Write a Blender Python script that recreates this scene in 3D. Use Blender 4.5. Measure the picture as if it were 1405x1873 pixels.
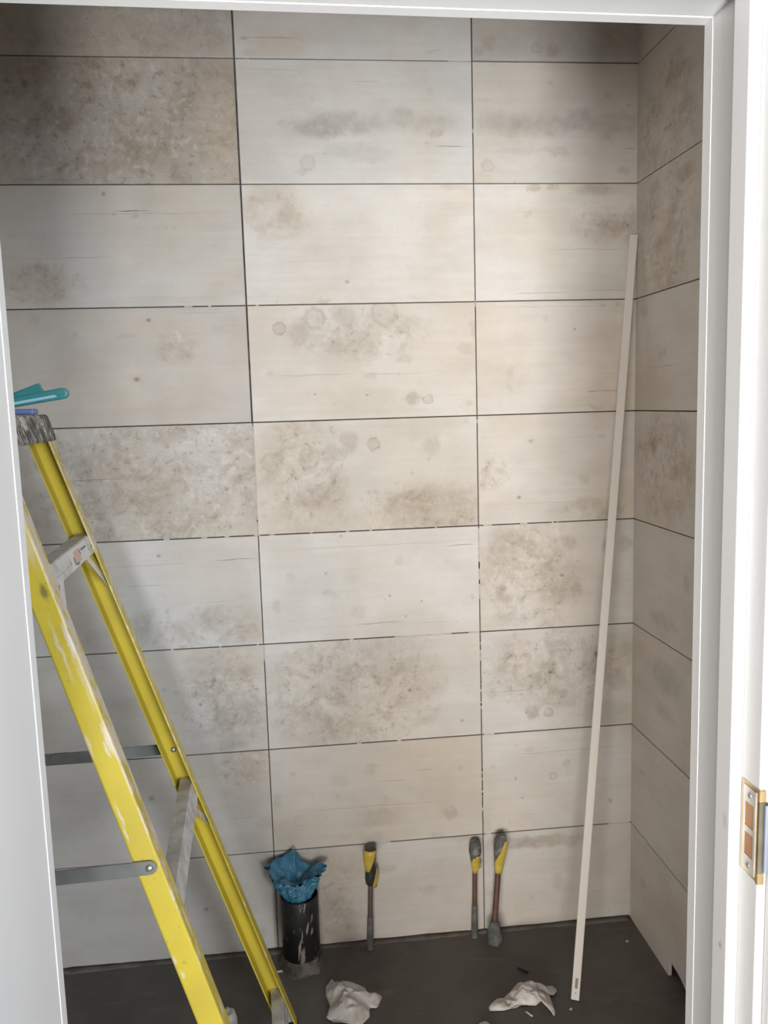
import bpy, bmesh, math, random
from mathutils import Vector, Matrix, noise
random.seed(7)
S = bpy.context.scene
for o in list(bpy.data.objects):
    bpy.data.objects.remove(o)
COLL = S.collection
PI = math.pi

# ------------------------------------------------------------------ camera
F_PX = 1512.935
cam_data = bpy.data.cameras.new('camera')
cam_data.sensor_fit = 'VERTICAL'
cam_data.sensor_height = 36.0
cam_data.lens = F_PX / 1873.0 * 36.0
cam_data.clip_start = 0.02
cam = bpy.data.objects.new('camera', cam_data)
COLL.objects.link(cam)
RIGHT, DOWN, FWD = [(0.994034, -0.105065, -0.029277), (-0.04247, -0.125616, -0.991169), (0.100459, 0.9865, -0.129329)]
m3 = Matrix((RIGHT, [-v for v in DOWN], [-v for v in FWD])).transposed()
cam.matrix_world = Matrix.Translation((0.11452, -2.22144, 1.54811)) @ m3.to_4x4()
S.camera = cam

# ------------------------------------------------------------------ light
S.view_settings.view_transform = 'Standard'
S.view_settings.look = 'None'
S.view_settings.exposure = 0.07
S.view_settings.gamma = 1.0
S.view_settings.use_curve_mapping = False
world = bpy.data.worlds.new('hall_daylight')
S.world = world
world.use_nodes = True
bg = world.node_tree.nodes['Background']
bg.inputs[0].default_value = (1.0, 0.93, 0.87, 1)
bg.inputs[1].default_value = 0.46


def area(name, loc, target, sx, sy, power, color):
    l = bpy.data.lights.new(name, 'AREA')
    l.shape = 'RECTANGLE'
    l.size, l.size_y = sx, sy
    l.energy = power
    l.color = color
    o = bpy.data.objects.new(name, l)
    COLL.objects.link(o)
    o.location = loc
    d = Vector(target) - Vector(loc)
    o.rotation_euler = d.to_track_quat('-Z', 'Y').to_euler()
    return o


# the hall: a small window behind the photographer, a wide warm fill light added far behind it, and a cool window to the right of the door
key = area('hall_window_light', (0.14, -3.4, 0.88), (0.40, 0.0, 2.4), 0.30, 0.55, 12.3, (0.95, 0.98, 1.0))
key.data.spread = math.radians(75)
area('hall_fill_light', (-1.35, -6.5, 0.65), (0.2, 0, 1.6), 3.0, 1.6, 350, (1.0, 0.93, 0.85))
area('side_window_light', (2.35, -5.4, 1.7), (-0.3, -0.6, 0.9), 1.6, 2.2, 228, (0.86, 0.925, 1.0))


# ------------------------------------------------------------------ node helper
class NT:
    def __init__(self, tree):
        self.t = tree

    def n(self, typ, ins=None, **kw):
        nd = self.t.nodes.new(typ)
        for k, v in kw.items():
            setattr(nd, k, v)
        if ins:
            for k, v in ins.items():
                sk = nd.inputs[k]
                if isinstance(v, bpy.types.NodeSocket):
                    self.t.links.new(v, sk)
                else:
                    sk.default_value = v
        return nd

    def math(self, op, a, b=0.0, c=None, clamp=False):
        ins = {0: a, 1: b}
        if c is not None:
            ins[2] = c
        return self.n('ShaderNodeMath', ins, operation=op, use_clamp=clamp).outputs[0]

    def vmath(self, op, a, b):
        nd = self.n('ShaderNodeVectorMath', {0: a, 1: b}, operation=op)
        return nd.outputs[1] if op in ('LENGTH', 'DOT_PRODUCT', 'DISTANCE') else nd.outputs[0]

    def mapr(self, v, a, b, c=0.0, d=1.0, interp='SMOOTHSTEP'):
        return self.n('ShaderNodeMapRange', {'Value': v, 'From Min': a, 'From Max': b, 'To Min': c, 'To Max': d},
                      interpolation_type=interp).outputs[0]

    def noise(self, vec, scale, detail=3.0, rough=0.5, dist=0.0):
        return self.n('ShaderNodeTexNoise', {'Vector': vec, 'Scale': scale, 'Detail': detail, 'Roughness': rough,
                                             'Distortion': dist})

    def mix(self, fac, a, b, blend='MIX'):
        nd = self.n('ShaderNodeMix', data_type='RGBA', blend_type=blend)
        for i, v in ((0, fac), (6, a), (7, b)):
            if isinstance(v, bpy.types.NodeSocket):
                self.t.links.new(v, nd.inputs[i])
            else:
                if i and len(v) == 3:
                    v = (*v, 1)
                nd.inputs[i].default_value = v
        return nd.outputs[2]

    def blob(self, vec, cx, cz, rx, rz, inner=0.35):
        d = self.vmath('SUBTRACT', vec, (cx, 0, cz))
        e = self.vmath('MULTIPLY', d, (1 / rx, 0, 1 / rz))
        return self.mapr(self.vmath('LENGTH', e, (0, 0, 0)), inner, 1.15, 1, 0)


def new_mat(name, rough=0.6, spec=0.35, metal=0.0, color=None):
    m = bpy.data.materials.new(name)
    m.use_nodes = True
    b = m.node_tree.nodes['Principled BSDF']
    b.inputs['Roughness'].default_value = rough
    b.inputs['Specular IOR Level'].default_value = spec
    b.inputs['Metallic'].default_value = metal
    if color:
        b.inputs['Base Color'].default_value = (*color, 1)
    return m, NT(m.node_tree), b


def add_bump(T, b, height, strength=0.3, dist=0.002):
    nd = T.n('ShaderNodeBump', {'Height': height, 'Strength': strength, 'Distance': dist})
    T.t.links.new(nd.outputs[0], b.inputs['Normal'])


def noisy(name, c1, c2, scale=8, rough=0.6, spec=0.35, metal=0.0, bump=0.15, detail=5, stretch=(1, 1, 1), lo=0.35, hi=0.65):
    m, T, b = new_mat(name, rough, spec, metal)
    co = T.n('ShaderNodeTexCoord').outputs['Object']
    v = T.vmath('MULTIPLY', co, stretch)
    nz = T.noise(v, scale, detail).outputs[0]
    T.t.links.new(T.mix(T.mapr(nz, lo, hi), c1, c2), b.inputs['Base Color'])
    if bump:
        add_bump(T, b, nz, bump)
    return m


# ------------------------------------------------------------------ mesh helpers
def link(name, me, mats, parent=None):
    o = bpy.data.objects.new(name, me)
    COLL.objects.link(o)
    if parent is not None:
        o.parent = parent
    if me is not None and mats is not None and not me.materials:
        for m in (mats if isinstance(mats, (list, tuple)) else [mats]):
            me.materials.append(m)
    return o


def mesh(name, verts, faces, smooth=False, mi=None):
    me = bpy.data.meshes.new(name)
    me.from_pydata([tuple(v) for v in verts], [], faces)
    bm = bmesh.new()
    bm.from_mesh(me)
    bmesh.ops.recalc_face_normals(bm, faces=bm.faces)
    bm.to_mesh(me)
    bm.free()
    if mi:
        me.polygons.foreach_set('material_index', mi)
    if smooth:
        me.polygons.foreach_set('use_smooth', [True] * len(me.polygons))
    me.update()
    return me


def hexa(P):
    """eight corners: bottom ring 0-3, top ring 4-7"""
    return list(P), [(0, 1, 2, 3), (4, 5, 6, 7), (0, 1, 5, 4), (1, 2, 6, 5), (2, 3, 7, 6), (3, 0, 4, 7)]


def box_pts(x0, x1, y0, y1, z0, z1):
    return [(x0, y0, z0), (x1, y0, z0), (x1, y1, z0), (x0, y1, z0), (x0, y0, z1), (x1, y0, z1), (x1, y1, z1), (x0, y1, z1)]


def join(parts):
    V, Fc, MI = [], [], []
    for p in parts:
        v, f = p[0], p[1]
        mi = p[2] if len(p) > 2 else 0
        o = len(V)
        V += list(v)
        Fc += [tuple(i + o for i in q) for q in f]
        MI += [mi] * len(f)
    return V, Fc, MI


def boxes(name, lst, mats, parent=None, bevel=0.0):
    V, Fc, MI = join([(*hexa(box_pts(*b[:6])), *(b[6:7])) for b in lst])
    o = link(name, mesh(name, V, Fc, mi=MI), mats, parent)
    if bevel:
        bv(o, bevel)
    return o


def bv(o, w, seg=2):
    md = o.modifiers.new('bevel', 'BEVEL')
    md.width = w
    md.segments = seg
    md.limit_method = 'ANGLE'
    md.angle_limit = math.radians(40)
    return o


def lathe(profile, seg=24, center=(0, 0, 0), wob=None, close=True):
    """profile: list of (r, z); wob(theta, z) scales the radius"""
    V, Fc = [], []
    for r, z in profile:
        for k in range(seg):
            a = 2 * PI * k / seg
            rr = r * (wob(a, z) if wob else 1)
            V.append((center[0] + rr * math.cos(a), center[1] + rr * math.sin(a), center[2] + z))
    for i in range(len(profile) - 1):
        for k in range(seg):
            k2 = (k + 1) % seg
            Fc.append((i * seg + k, i * seg + k2, (i + 1) * seg + k2, (i + 1) * seg + k))
    if close:
        Fc.append(tuple(range(seg)))
        Fc.append(tuple((len(profile) - 1) * seg + k for k in range(seg)))
    return V, Fc


def tube(path, radius, seg=14, cap=True):
    """tube along a polyline; radius a number or one per point"""
    path = [Vector(p) for p in path]
    V, Fc = [], []
    for i, p in enumerate(path):
        t = (path[min(i + 1, len(path) - 1)] - path[max(i - 1, 0)]).normalized()
        u = t.cross(Vector((0.3, 1, 0.1))).normalized()
        w = t.cross(u)
        r = radius[i] if isinstance(radius, (list, tuple)) else radius
        for k in range(seg):
            a = 2 * PI * k / seg
            V.append(p + u * (r * math.cos(a)) + w * (r * math.sin(a)))
    for i in range(len(path) - 1):
        for k in range(seg):
            k2 = (k + 1) % seg
            Fc.append((i * seg + k, i * seg + k2, (i + 1) * seg + k2, (i + 1) * seg + k))
    if cap:
        Fc.append(tuple(range(seg)))
        Fc.append(tuple((len(path) - 1) * seg + k for k in range(seg)))
    return V, Fc


def empty(name, loc=(0, 0, 0), rz=0.0, parent=None):
    o = bpy.data.objects.new(name, None)
    COLL.objects.link(o)
    o.location = loc
    o.rotation_euler = (0, 0, rz)
    o.empty_display_size = 0.1
    if parent:
        o.parent = parent
    return o


def tag(o, label=None, cat=None, group=None, kind=None):
    if label:
        o['label'] = label
    if cat:
        o['category'] = cat
    if group:
        o['group'] = group
    if kind:
        o['kind'] = kind
    return o


# ------------------------------------------------------------------ tile materials
FEATURES = {
  ('L', -1): [('m', 0.322, 0.066, 0.2782, 0.0649, 0.6, 0), ('b', 0.512, 0.039, 0.0802, 0.0319, 0.35, 'br'), ('b', 0.134, 0.065, 0.09, 0.0624, 0.25, 'gr')],
  ('L', 0): [('m', 0.311, 0.151, 0.285, 0.1493, 1.0, 0), ('b', 0.558, 0.152, 0.0509, 0.1485, 0.5, 'wm'), ('b', 0.34, 0.046, 0.1138, 0.0426, 0.3, 'br'), ('b', 0.393, 0.092, 0.0168, 0.0163, 0.5, 'br'), ('c', 0.125, 0.01, 0.0854, 0.0011, 0.35, 'dk'), ('b', 0.124, 0.159, 0.0325, 0.032, 0.3, 'gr')],
  ('L', 1): [('c', 0.327, 0.236, 0.0552, 0.0011, 0.85, 'dk'), ('c', 0.342, 0.23, 0.2562, 0.0011, 0.28, 'dk'), ('c', 0.184, 0.123, 0.1203, 0.0011, 0.3, 'dk'), ('c', 0.055, 0.177, 0.0526, 0.0011, 0.25, 'dk'), ('m', 0.095, 0.06, 0.0965, 0.055, 0.9, 0), ('b', 0.098, 0.054, 0.0799, 0.047, 0.3, 'br'), ('b', 0.261, 0.279, 0.0067, 0.0066, 0.6, 'dk'), ('b', 0.282, 0.228, 0.0067, 0.0046, 0.5, 'dk'), ('b', 0.335, 0.224, 0.0101, 0.0053, 0.35, 'dk'), ('b', 0.431, 0.193, 0.0068, 0.0054, 0.3, 'dk'), ('c', 0.408, 0.022, 0.1787, 0.0011, 0.2, 'dk')],
  ('L', 2): [('b', 0.298, 0.161, 0.3227, 0.1457, 0.2, 'wm'), ('b', 0.35, 0.269, 0.0082, 0.0069, 0.75, 'dk'), ('b', 0.311, 0.117, 0.0097, 0.007, 0.8, 'dk'), ('b', 0.313, 0.121, 0.0152, 0.0181, 0.3, 'br'), ('m', 0.417, 0.2, 0.052, 0.0486, 0.9, 0), ('b', 0.397, 0.2, 0.0138, 0.0139, 0.45, 'br'), ('b', 0.429, 0.179, 0.0174, 0.0139, 0.35, 'br'), ('b', 0.166, 0.235, 0.0101, 0.0116, 0.4, 'br'), ('b', 0.068, 0.274, 0.0167, 0.0156, 0.4, 'gr'), ('b', 0.291, 0.229, 0.0273, 0.0055, 0.3, 'br'), ('c', 0.488, 0.284, 0.0972, 0.0011, 0.2, 'dk'), ('b', 0.527, 0.241, 0.014, 0.0083, 0.3, 'br'), ('b', 0.15, 0.157, 0.0542, 0.0689, 0.18, 'br')],
  ('L', 3): [('m', 0.36, 0.16, 0.2603, 0.155, 1.0, 0), ('b', 0.28, 0.159, 0.1257, 0.115, 0.5, 'br'), ('b', 0.278, 0.291, 0.0242, 0.0177, 0.55, 'br'), ('b', 0.148, 0.214, 0.0309, 0.0213, 0.3, 'gr'), ('c', 0.162, 0.163, 0.1312, 0.0011, 0.5, 'dk'), ('c', 0.449, 0.154, 0.0852, 0.0011, 0.22, 'dk'), ('b', 0.348, 0.124, 0.0282, 0.0326, 0.35, 'br'), ('b', 0.523, 0.129, 0.0072, 0.0073, 0.7, 'dk'), ('b', 0.563, 0.15, 0.0215, 0.0095, 0.5, 'br'), ('b', 0.378, 0.245, 0.0084, 0.0086, 0.5, 'dk'), ('b', 0.378, 0.267, 0.035, 0.0178, 0.4, 'br')],
  ('L', 4): [('c', 0.538, 0.237, 0.066, 0.0011, 0.7, 'dk'), ('c', 0.326, 0.233, 0.1457, 0.0011, 0.28, 'dk'), ('c', 0.3, 0.178, 0.0747, 0.0011, 0.32, 'dk'), ('c', 0.445, 0.126, 0.1157, 0.0011, 0.25, 'dk'), ('m', 0.42, 0.047, 0.1812, 0.0682, 0.75, 0), ('b', 0.169, 0.036, 0.0461, 0.0263, 0.45, 'gr'), ('b', 0.278, 0.056, 0.025, 0.0527, 0.35, 'gr'), ('b', 0.404, 0.037, 0.0232, 0.0114, 0.35, 'gr'), ('b', 0.337, 0.258, 0.0071, 0.0066, 0.5, 'dk')],
  ('L', 5): [('m', 0.496, 0.148, 0.1255, 0.1439, 1.0, 0), ('b', 0.515, 0.111, 0.0741, 0.0704, 0.4, 'gr'), ('b', 0.331, 0.189, 0.0087, 0.0077, 0.55, 'gr'), ('b', 0.363, 0.179, 0.0117, 0.0092, 0.6, 'gr'), ('b', 0.41, 0.167, 0.0139, 0.0077, 0.5, 'gr'), ('b', 0.423, 0.144, 0.0066, 0.0062, 0.6, 'dk'), ('b', 0.503, 0.021, 0.0372, 0.0197, 0.5, 'gr'), ('c', 0.469, 0.204, 0.1248, 0.0011, 0.22, 'dk'), ('b', 0.428, 0.268, 0.0437, 0.0115, 0.35, 'gr')],
  ('L', 6): [('b', 0.534, 0.185, 0.0602, 0.0843, 0.3, 'br'), ('b', 0.275, 0.184, 0.0103, 0.0103, 0.5, 'dk'), ('m', 0.537, 0.253, 0.075, 0.0558, 0.8, 0), ('b', 0.512, 0.207, 0.0075, 0.008, 0.4, 'dk'), ('b', 0.582, 0.084, 0.0228, 0.0203, 0.4, 'gr'), ('c', 0.522, 0.107, 0.0679, 0.0011, 0.25, 'dk')],
  ('L', 7): [('b', 0.406, 0.146, 0.0091, 0.0083, 0.6, 'dk'), ('b', 0.562, 0.06, 0.0116, 0.0168, 0.35, 'br'), ('c', 0.499, 0.096, 0.092, 0.0011, 0.2, 'dk'), ('b', 0.591, 0.266, 0.0383, 0.033, 0.45, 'gr')],  # grey blob: smear with the bag's shadow partly painted in
  ('M', -1): [('b', 0.094, 0.045, 0.085, 0.0418, 0.35, 'wm'), ('c', 0.092, 0.049, 0.0802, 0.0011, 0.55, 'dk'), ('b', 0.024, 0.047, 0.0122, 0.0051, 0.5, 'dk'), ('b', 0.504, 0.025, 0.0198, 0.0053, 0.35, 'br'), ('b', 0.035, 0.013, 0.0203, 0.009, 0.3, 'br')],
  ('M', 0): [('b', 0.248, 0.144, 0.1188, 0.0279, 0.62, 'gr'), ('b', 0.202, 0.128, 0.0522, 0.0206, 0.35, 'br'), ('b', 0.418, 0.16, 0.034, 0.0234, 0.5, 'gr'), ('b', 0.509, 0.142, 0.0644, 0.0222, 0.42, 'gr'), ('b', 0.501, 0.125, 0.0215, 0.0115, 0.3, 'br'), ('r', 0.171, 0.05, 0.0209, 0.0194, 0.35, 'br'), ('b', 0.155, 0.029, 0.0139, 0.0094, 0.35, 'br'), ('r', 0.115, 0.145, 0.0138, 0.0106, 0.3, 'br'), ('c', 0.545, 0.091, 0.0584, 0.0011, 0.6, 'dk'), ('c', 0.094, 0.275, 0.0819, 0.0011, 0.22, 'dk'), ('c', 0.321, 0.249, 0.0489, 0.0011, 0.28, 'dk'), ('b', 0.48, 0.1, 0.0107, 0.0054, 0.4, 'gr'), ('b', 0.491, 0.228, 0.0114, 0.0113, 0.28, 'br'), ('b', 0.189, 0.206, 0.0083, 0.0066, 0.3, 'gr'), ('b', 0.302, 0.079, 0.0916, 0.0168, 0.28, 'gr'), ('b', 0.055, 0.032, 0.0552, 0.03, 0.3, 'wm'), ('b', 0.322, 0.056, 0.0424, 0.0067, 0.2, 'br')],
  ('M', 1): [('m', 0.078, 0.232, 0.0836, 0.069, 0.8, 0), ('b', 0.073, 0.24, 0.0751, 0.0574, 0.4, 'wm'), ('b', 0.102, 0.22, 0.0175, 0.0169, 0.3, 'br'), ('c', 0.157, 0.109, 0.1131, 0.0011, 0.22, 'br'), ('c', 0.103, 0.082, 0.0317, 0.0011, 0.3, 'br'), ('b', 0.262, 0.056, 0.0072, 0.0063, 0.5, 'dk'), ('b', 0.197, 0.008, 0.0157, 0.0077, 0.35, 'br'), ('b', 0.504, 0.201, 0.0363, 0.0291, 0.22, 'wm'), ('b', 0.542, 0.291, 0.0217, 0.0082, 0.3, 'br'), ('b', 0.005, 0.026, 0.035, 0.0276, 0.2, 'wm')],
  ('M', 2): [('m', 0.294, 0.225, 0.1738, 0.0708, 0.8, 0), ('b', 0.071, 0.145, 0.0748, 0.1415, 0.3, 'wm'), ('r', 0.079, 0.241, 0.0184, 0.0175, 0.75, 'br'), ('b', 0.134, 0.229, 0.0271, 0.0295, 0.45, 'br'), ('r', 0.173, 0.265, 0.0293, 0.0294, 0.5, 'br'), ('b', 0.25, 0.268, 0.0302, 0.0281, 0.42, 'br'), ('r', 0.357, 0.277, 0.0363, 0.0388, 0.5, 'br'), ('b', 0.426, 0.05, 0.02, 0.0182, 0.65, 'br'), ('r', 0.469, 0.046, 0.0149, 0.0131, 0.6, 'br'), ('c', 0.16, 0.118, 0.1295, 0.0011, 0.28, 'dk'), ('c', 0.371, 0.117, 0.1101, 0.0011, 0.3, 'dk'), ('b', 0.315, 0.112, 0.0183, 0.0093, 0.35, 'gr'), ('b', 0.049, 0.124, 0.0128, 0.0071, 0.45, 'gr'), ('b', 0.408, 0.152, 0.022, 0.0129, 0.4, 'gr'), ('b', 0.577, 0.179, 0.0238, 0.0144, 0.35, 'br'), ('b', 0.597, 0.226, 0.0074, 0.0215, 0.35, 'gr'), ('b', 0.322, 0.21, 0.0291, 0.0284, 0.22, 'gr'), ('b', 0.581, 0.035, 0.012, 0.0125, 0.3, 'br'), ('b', 0.167, 0.069, 0.0043, 0.0036, 0.6, 'dk'), ('b', 0.305, 0.061, 0.0059, 0.0036, 0.5, 'dk')],
  ('M', 3): [('m', 0.127, 0.149, 0.1239, 0.1615, 0.9, 0), ('m', 0.429, 0.044, 0.1809, 0.0716, 1.0, 0), ('b', 0.037, 0.145, 0.0376, 0.1463, 0.4, 'wm'), ('r', 0.045, 0.192, 0.0317, 0.0291, 0.45, 'br'), ('r', 0.143, 0.201, 0.0291, 0.0307, 0.5, 'br'), ('b', 0.143, 0.206, 0.0218, 0.0204, 0.3, 'br'), ('b', 0.254, 0.243, 0.022, 0.0292, 0.5, 'br'), ('r', 0.317, 0.233, 0.0185, 0.0191, 0.75, 'br'), ('r', 0.224, 0.208, 0.022, 0.0183, 0.4, 'br'), ('b', 0.476, 0.225, 0.0225, 0.0251, 0.45, 'br'), ('b', 0.508, 0.049, 0.1404, 0.0703, 0.55, 'br'), ('b', 0.175, 0.092, 0.0735, 0.0333, 0.45, 'br'), ('b', 0.212, 0.027, 0.2145, 0.0448, 0.42, 'wm'), ('b', 0.301, 0.102, 0.0074, 0.0074, 0.5, 'gr'), ('b', 0.377, 0.126, 0.0112, 0.006, 0.5, 'gr'), ('b', 0.421, 0.153, 0.006, 0.0074, 0.5, 'gr'), ('b', 0.467, 0.188, 0.006, 0.0059, 0.5, 'gr'), ('b', 0.57, 0.286, 0.0098, 0.0096, 0.45, 'gr')],
  ('M', 4): [('c', 0.302, 0.259, 0.2936, 0.0011, 0.25, 'dk'), ('c', 0.55, 0.247, 0.0521, 0.0011, 0.6, 'dk'), ('c', 0.319, 0.04, 0.0775, 0.0011, 0.65, 'dk'), ('c', 0.474, 0.035, 0.0848, 0.0011, 0.2, 'dk'), ('b', 0.078, 0.179, 0.0147, 0.0083, 0.35, 'gr'), ('b', 0.187, 0.129, 0.0224, 0.0115, 0.35, 'gr'), ('b', 0.041, 0.103, 0.0111, 0.0152, 0.35, 'br'), ('b', 0.175, 0.187, 0.0045, 0.0045, 0.5, 'dk'), ('b', 0.35, 0.117, 0.0046, 0.0046, 0.6, 'dk'), ('b', 0.438, 0.097, 0.0046, 0.0039, 0.6, 'dk'), ('b', 0.393, 0.055, 0.0038, 0.0039, 0.5, 'dk'), ('b', 0.581, 0.102, 0.0062, 0.0101, 0.4, 'gr'), ('b', 0.261, 0.077, 0.0226, 0.0139, 0.3, 'gr'), ('b', 0.222, 0.288, 0.0059, 0.003, 0.5, 'dk'), ('b', 0.061, 0.132, 0.059, 0.1215, 0.16, 'wm'), ('b', 0.382, 0.215, 0.0113, 0.0153, 0.25, 'gr')],
  ('M', 5): [('m', 0.241, 0.156, 0.2362, 0.1776, 0.95, 0), ('b', 0.356, 0.255, 0.0919, 0.0549, 0.35, 'gr'), ('b', 0.376, 0.143, 0.0849, 0.0557, 0.28, 'br'), ('b', 0.398, 0.145, 0.007, 0.0072, 0.7, 'dk'), ('b', 0.425, 0.237, 0.0077, 0.0134, 0.6, 'gr'), ('c', 0.468, 0.285, 0.0348, 0.0011, 0.4, 'gr'), ('c', 0.391, 0.083, 0.1629, 0.0011, 0.2, 'dk'), ('b', 0.105, 0.05, 0.0909, 0.0556, 0.25, 'br'), ('b', 0.546, 0.045, 0.0079, 0.0057, 0.5, 'dk'), ('b', 0.348, 0.047, 0.0054, 0.0064, 0.4, 'dk')],
  ('M', 6): [('b', 0.419, 0.244, 0.1959, 0.0692, 0.34, 'wm'), ('b', 0.527, 0.15, 0.0875, 0.1653, 0.28, 'wm'), ('c', 0.3, 0.111, 0.2968, 0.0011, 0.28, 'dk'), ('b', 0.303, 0.075, 0.0548, 0.0264, 0.42, 'br'), ('b', 0.28, 0.224, 0.0194, 0.0187, 0.4, 'br'), ('b', 0.063, 0.224, 0.0129, 0.008, 0.5, 'br'), ('b', 0.198, 0.192, 0.0231, 0.0162, 0.25, 'br'), ('b', 0.506, 0.071, 0.0183, 0.02, 0.5, 'br'), ('b', 0.539, 0.205, 0.0119, 0.0099, 0.5, 'gr'), ('c', 0.353, 0.183, 0.0547, 0.0011, 0.4, 'dk'), ('c', 0.436, 0.209, 0.0354, 0.0011, 0.35, 'dk'), ('b', 0.185, 0.146, 0.0093, 0.0114, 0.4, 'gr'), ('r', 0.322, 0.128, 0.0094, 0.0115, 0.5, 'gr'), ('b', 0.013, 0.146, 0.0091, 0.0202, 0.4, 'gr'), ('r', 0.078, 0.083, 0.023, 0.018, 0.35, 'gr'), ('b', 0.274, 0.013, 0.0353, 0.0166, 0.4, 'gr'), ('c', 0.208, 0.028, 0.0389, 0.0011, 0.4, 'br'), ('b', 0.472, 0.009, 0.0199, 0.0117, 0.4, 'gr'), ('b', 0.042, 0.054, 0.0344, 0.0368, 0.22, 'gr')],  # lowest grey blobs: smears with painted shadow above bag and pipe
  ('M', 7): [('b', 0.073, 0.265, 0.0772, 0.0397, 0.75, 'gr'), ('b', 0.273, 0.293, 0.0353, 0.0133, 0.6, 'gr'), ('m', 0.162, 0.149, 0.0783, 0.1345, 0.8, 0), ('b', 0.157, 0.133, 0.0274, 0.0505, 0.45, 'br'), ('b', 0.173, 0.232, 0.0702, 0.05, 0.35, 'wm'), ('b', 0.322, 0.217, 0.0237, 0.0151, 0.4, 'br'), ('b', 0.436, 0.144, 0.0281, 0.0128, 0.35, 'gr'), ('b', 0.185, 0.032, 0.0513, 0.0298, 0.35, 'br'), ('b', 0.532, 0.297, 0.0642, 0.0126, 0.4, 'gr'), ('b', 0.494, 0.012, 0.065, 0.019, 0.3, 'br'), ('c', 0.38, 0.267, 0.1665, 0.0011, 0.15, 'dk')],  # top grey blobs: smears with shadows of bag and pipe tops painted in
  ('R', -1): [('b', 0.224, 0.058, 0.222, 0.0532, 0.35, 'br'), ('r', 0.17, 0.032, 0.0167, 0.0153, 0.5, 'br'), ('b', 0.211, 0.03, 0.0204, 0.0173, 0.6, 'br'), ('b', 0.042, 0.044, 0.0179, 0.0145, 0.4, 'br'), ('b', 0.361, 0.063, 0.0088, 0.008, 0.5, 'br'), ('b', 0.017, 0.023, 0.0136, 0.0132, 0.4, 'br')],
  ('R', 0): [('b', 0.073, 0.144, 0.064, 0.0298, 0.55, 'gr'), ('b', 0.178, 0.143, 0.0844, 0.0259, 0.6, 'gr'), ('b', 0.285, 0.159, 0.0445, 0.0273, 0.6, 'gr'), ('b', 0.385, 0.15, 0.0636, 0.0254, 0.5, 'gr'), ('b', 0.359, 0.113, 0.015, 0.0117, 0.4, 'br'), ('b', 0.207, 0.249, 0.011, 0.0067, 0.4, 'br'), ('r', 0.038, 0.043, 0.0182, 0.0164, 0.35, 'br'), ('b', 0.225, 0.078, 0.0296, 0.0096, 0.3, 'br'), ('b', 0.361, 0.219, 0.0097, 0.0082, 0.5, 'br'), ('b', 0.418, 0.197, 0.0067, 0.0062, 0.5, 'br'), ('c', 0.425, 0.088, 0.0203, 0.0011, 0.5, 'dk'), ('b', 0.029, 0.206, 0.0216, 0.0054, 0.3, 'gr'), ('b', 0.13, 0.08, 0.066, 0.0103, 0.25, 'gr'), ('b', 0.405, 0.031, 0.0151, 0.0105, 0.35, 'br')],
  ('R', 1): [('b', 0.16, 0.291, 0.0178, 0.0118, 0.55, 'br'), ('b', 0.21, 0.292, 0.0149, 0.0104, 0.45, 'br'), ('b', 0.326, 0.285, 0.0488, 0.0154, 0.5, 'br'), ('m', 0.361, 0.19, 0.091, 0.0495, 0.9, 0), ('b', 0.387, 0.189, 0.0342, 0.0213, 0.45, 'br'), ('b', 0.353, 0.186, 0.0379, 0.0319, 0.25, 'gr'), ('c', 0.123, 0.229, 0.1169, 0.0011, 0.25, 'br'), ('c', 0.305, 0.13, 0.14, 0.0011, 0.3, 'dk'), ('c', 0.176, 0.018, 0.0866, 0.0011, 0.45, 'dk'), ('c', 0.365, 0.022, 0.0804, 0.0011, 0.28, 'dk'), ('b', 0.143, 0.226, 0.0148, 0.007, 0.3, 'br'), ('b', 0.433, 0.223, 0.0122, 0.0269, 0.4, 'br')],
  ('R', 2): [('c', 0.219, 0.285, 0.2196, 0.0011, 0.25, 'dk'), ('b', 0.095, 0.113, 0.0106, 0.0161, 0.35, 'gr'), ('b', 0.088, 0.073, 0.0076, 0.0198, 0.25, 'gr'), ('c', 0.322, 0.053, 0.0178, 0.0011, 0.8, 'dk'), ('c', 0.367, 0.054, 0.0506, 0.0011, 0.5, 'dk'), ('b', 0.19, 0.254, 0.0114, 0.0108, 0.3, 'gr'), ('b', 0.271, 0.223, 0.0038, 0.0044, 0.6, 'dk'), ('b', 0.35, 0.287, 0.0115, 0.0058, 0.4, 'br'), ('b', 0.392, 0.287, 0.0077, 0.0109, 0.4, 'br'), ('b', 0.336, 0.012, 0.0194, 0.0075, 0.3, 'br'), ('c', 0.226, 0.199, 0.2133, 0.0011, 0.15, 'br')],
  ('R', 3): [('b', 0.149, 0.228, 0.01, 0.0067, 0.65, 'dk'), ('b', 0.113, 0.074, 0.0077, 0.0068, 0.6, 'dk'), ('m', 0.038, 0.137, 0.0459, 0.0451, 0.9, 0), ('b', 0.061, 0.147, 0.0153, 0.0113, 0.4, 'br'), ('b', 0.3, 0.113, 0.0141, 0.0137, 0.4, 'br'), ('b', 0.348, 0.233, 0.0125, 0.006, 0.5, 'br'), ('b', 0.251, 0.033, 0.0118, 0.0115, 0.45, 'br'), ('b', 0.369, 0.015, 0.0198, 0.017, 0.5, 'gr'), ('m', 0.326, 0.03, 0.1184, 0.0347, 0.7, 0), ('c', 0.217, 0.055, 0.2108, 0.0011, 0.2, 'dk'), ('c', 0.21, 0.232, 0.2163, 0.0011, 0.15, 'br')],
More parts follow.
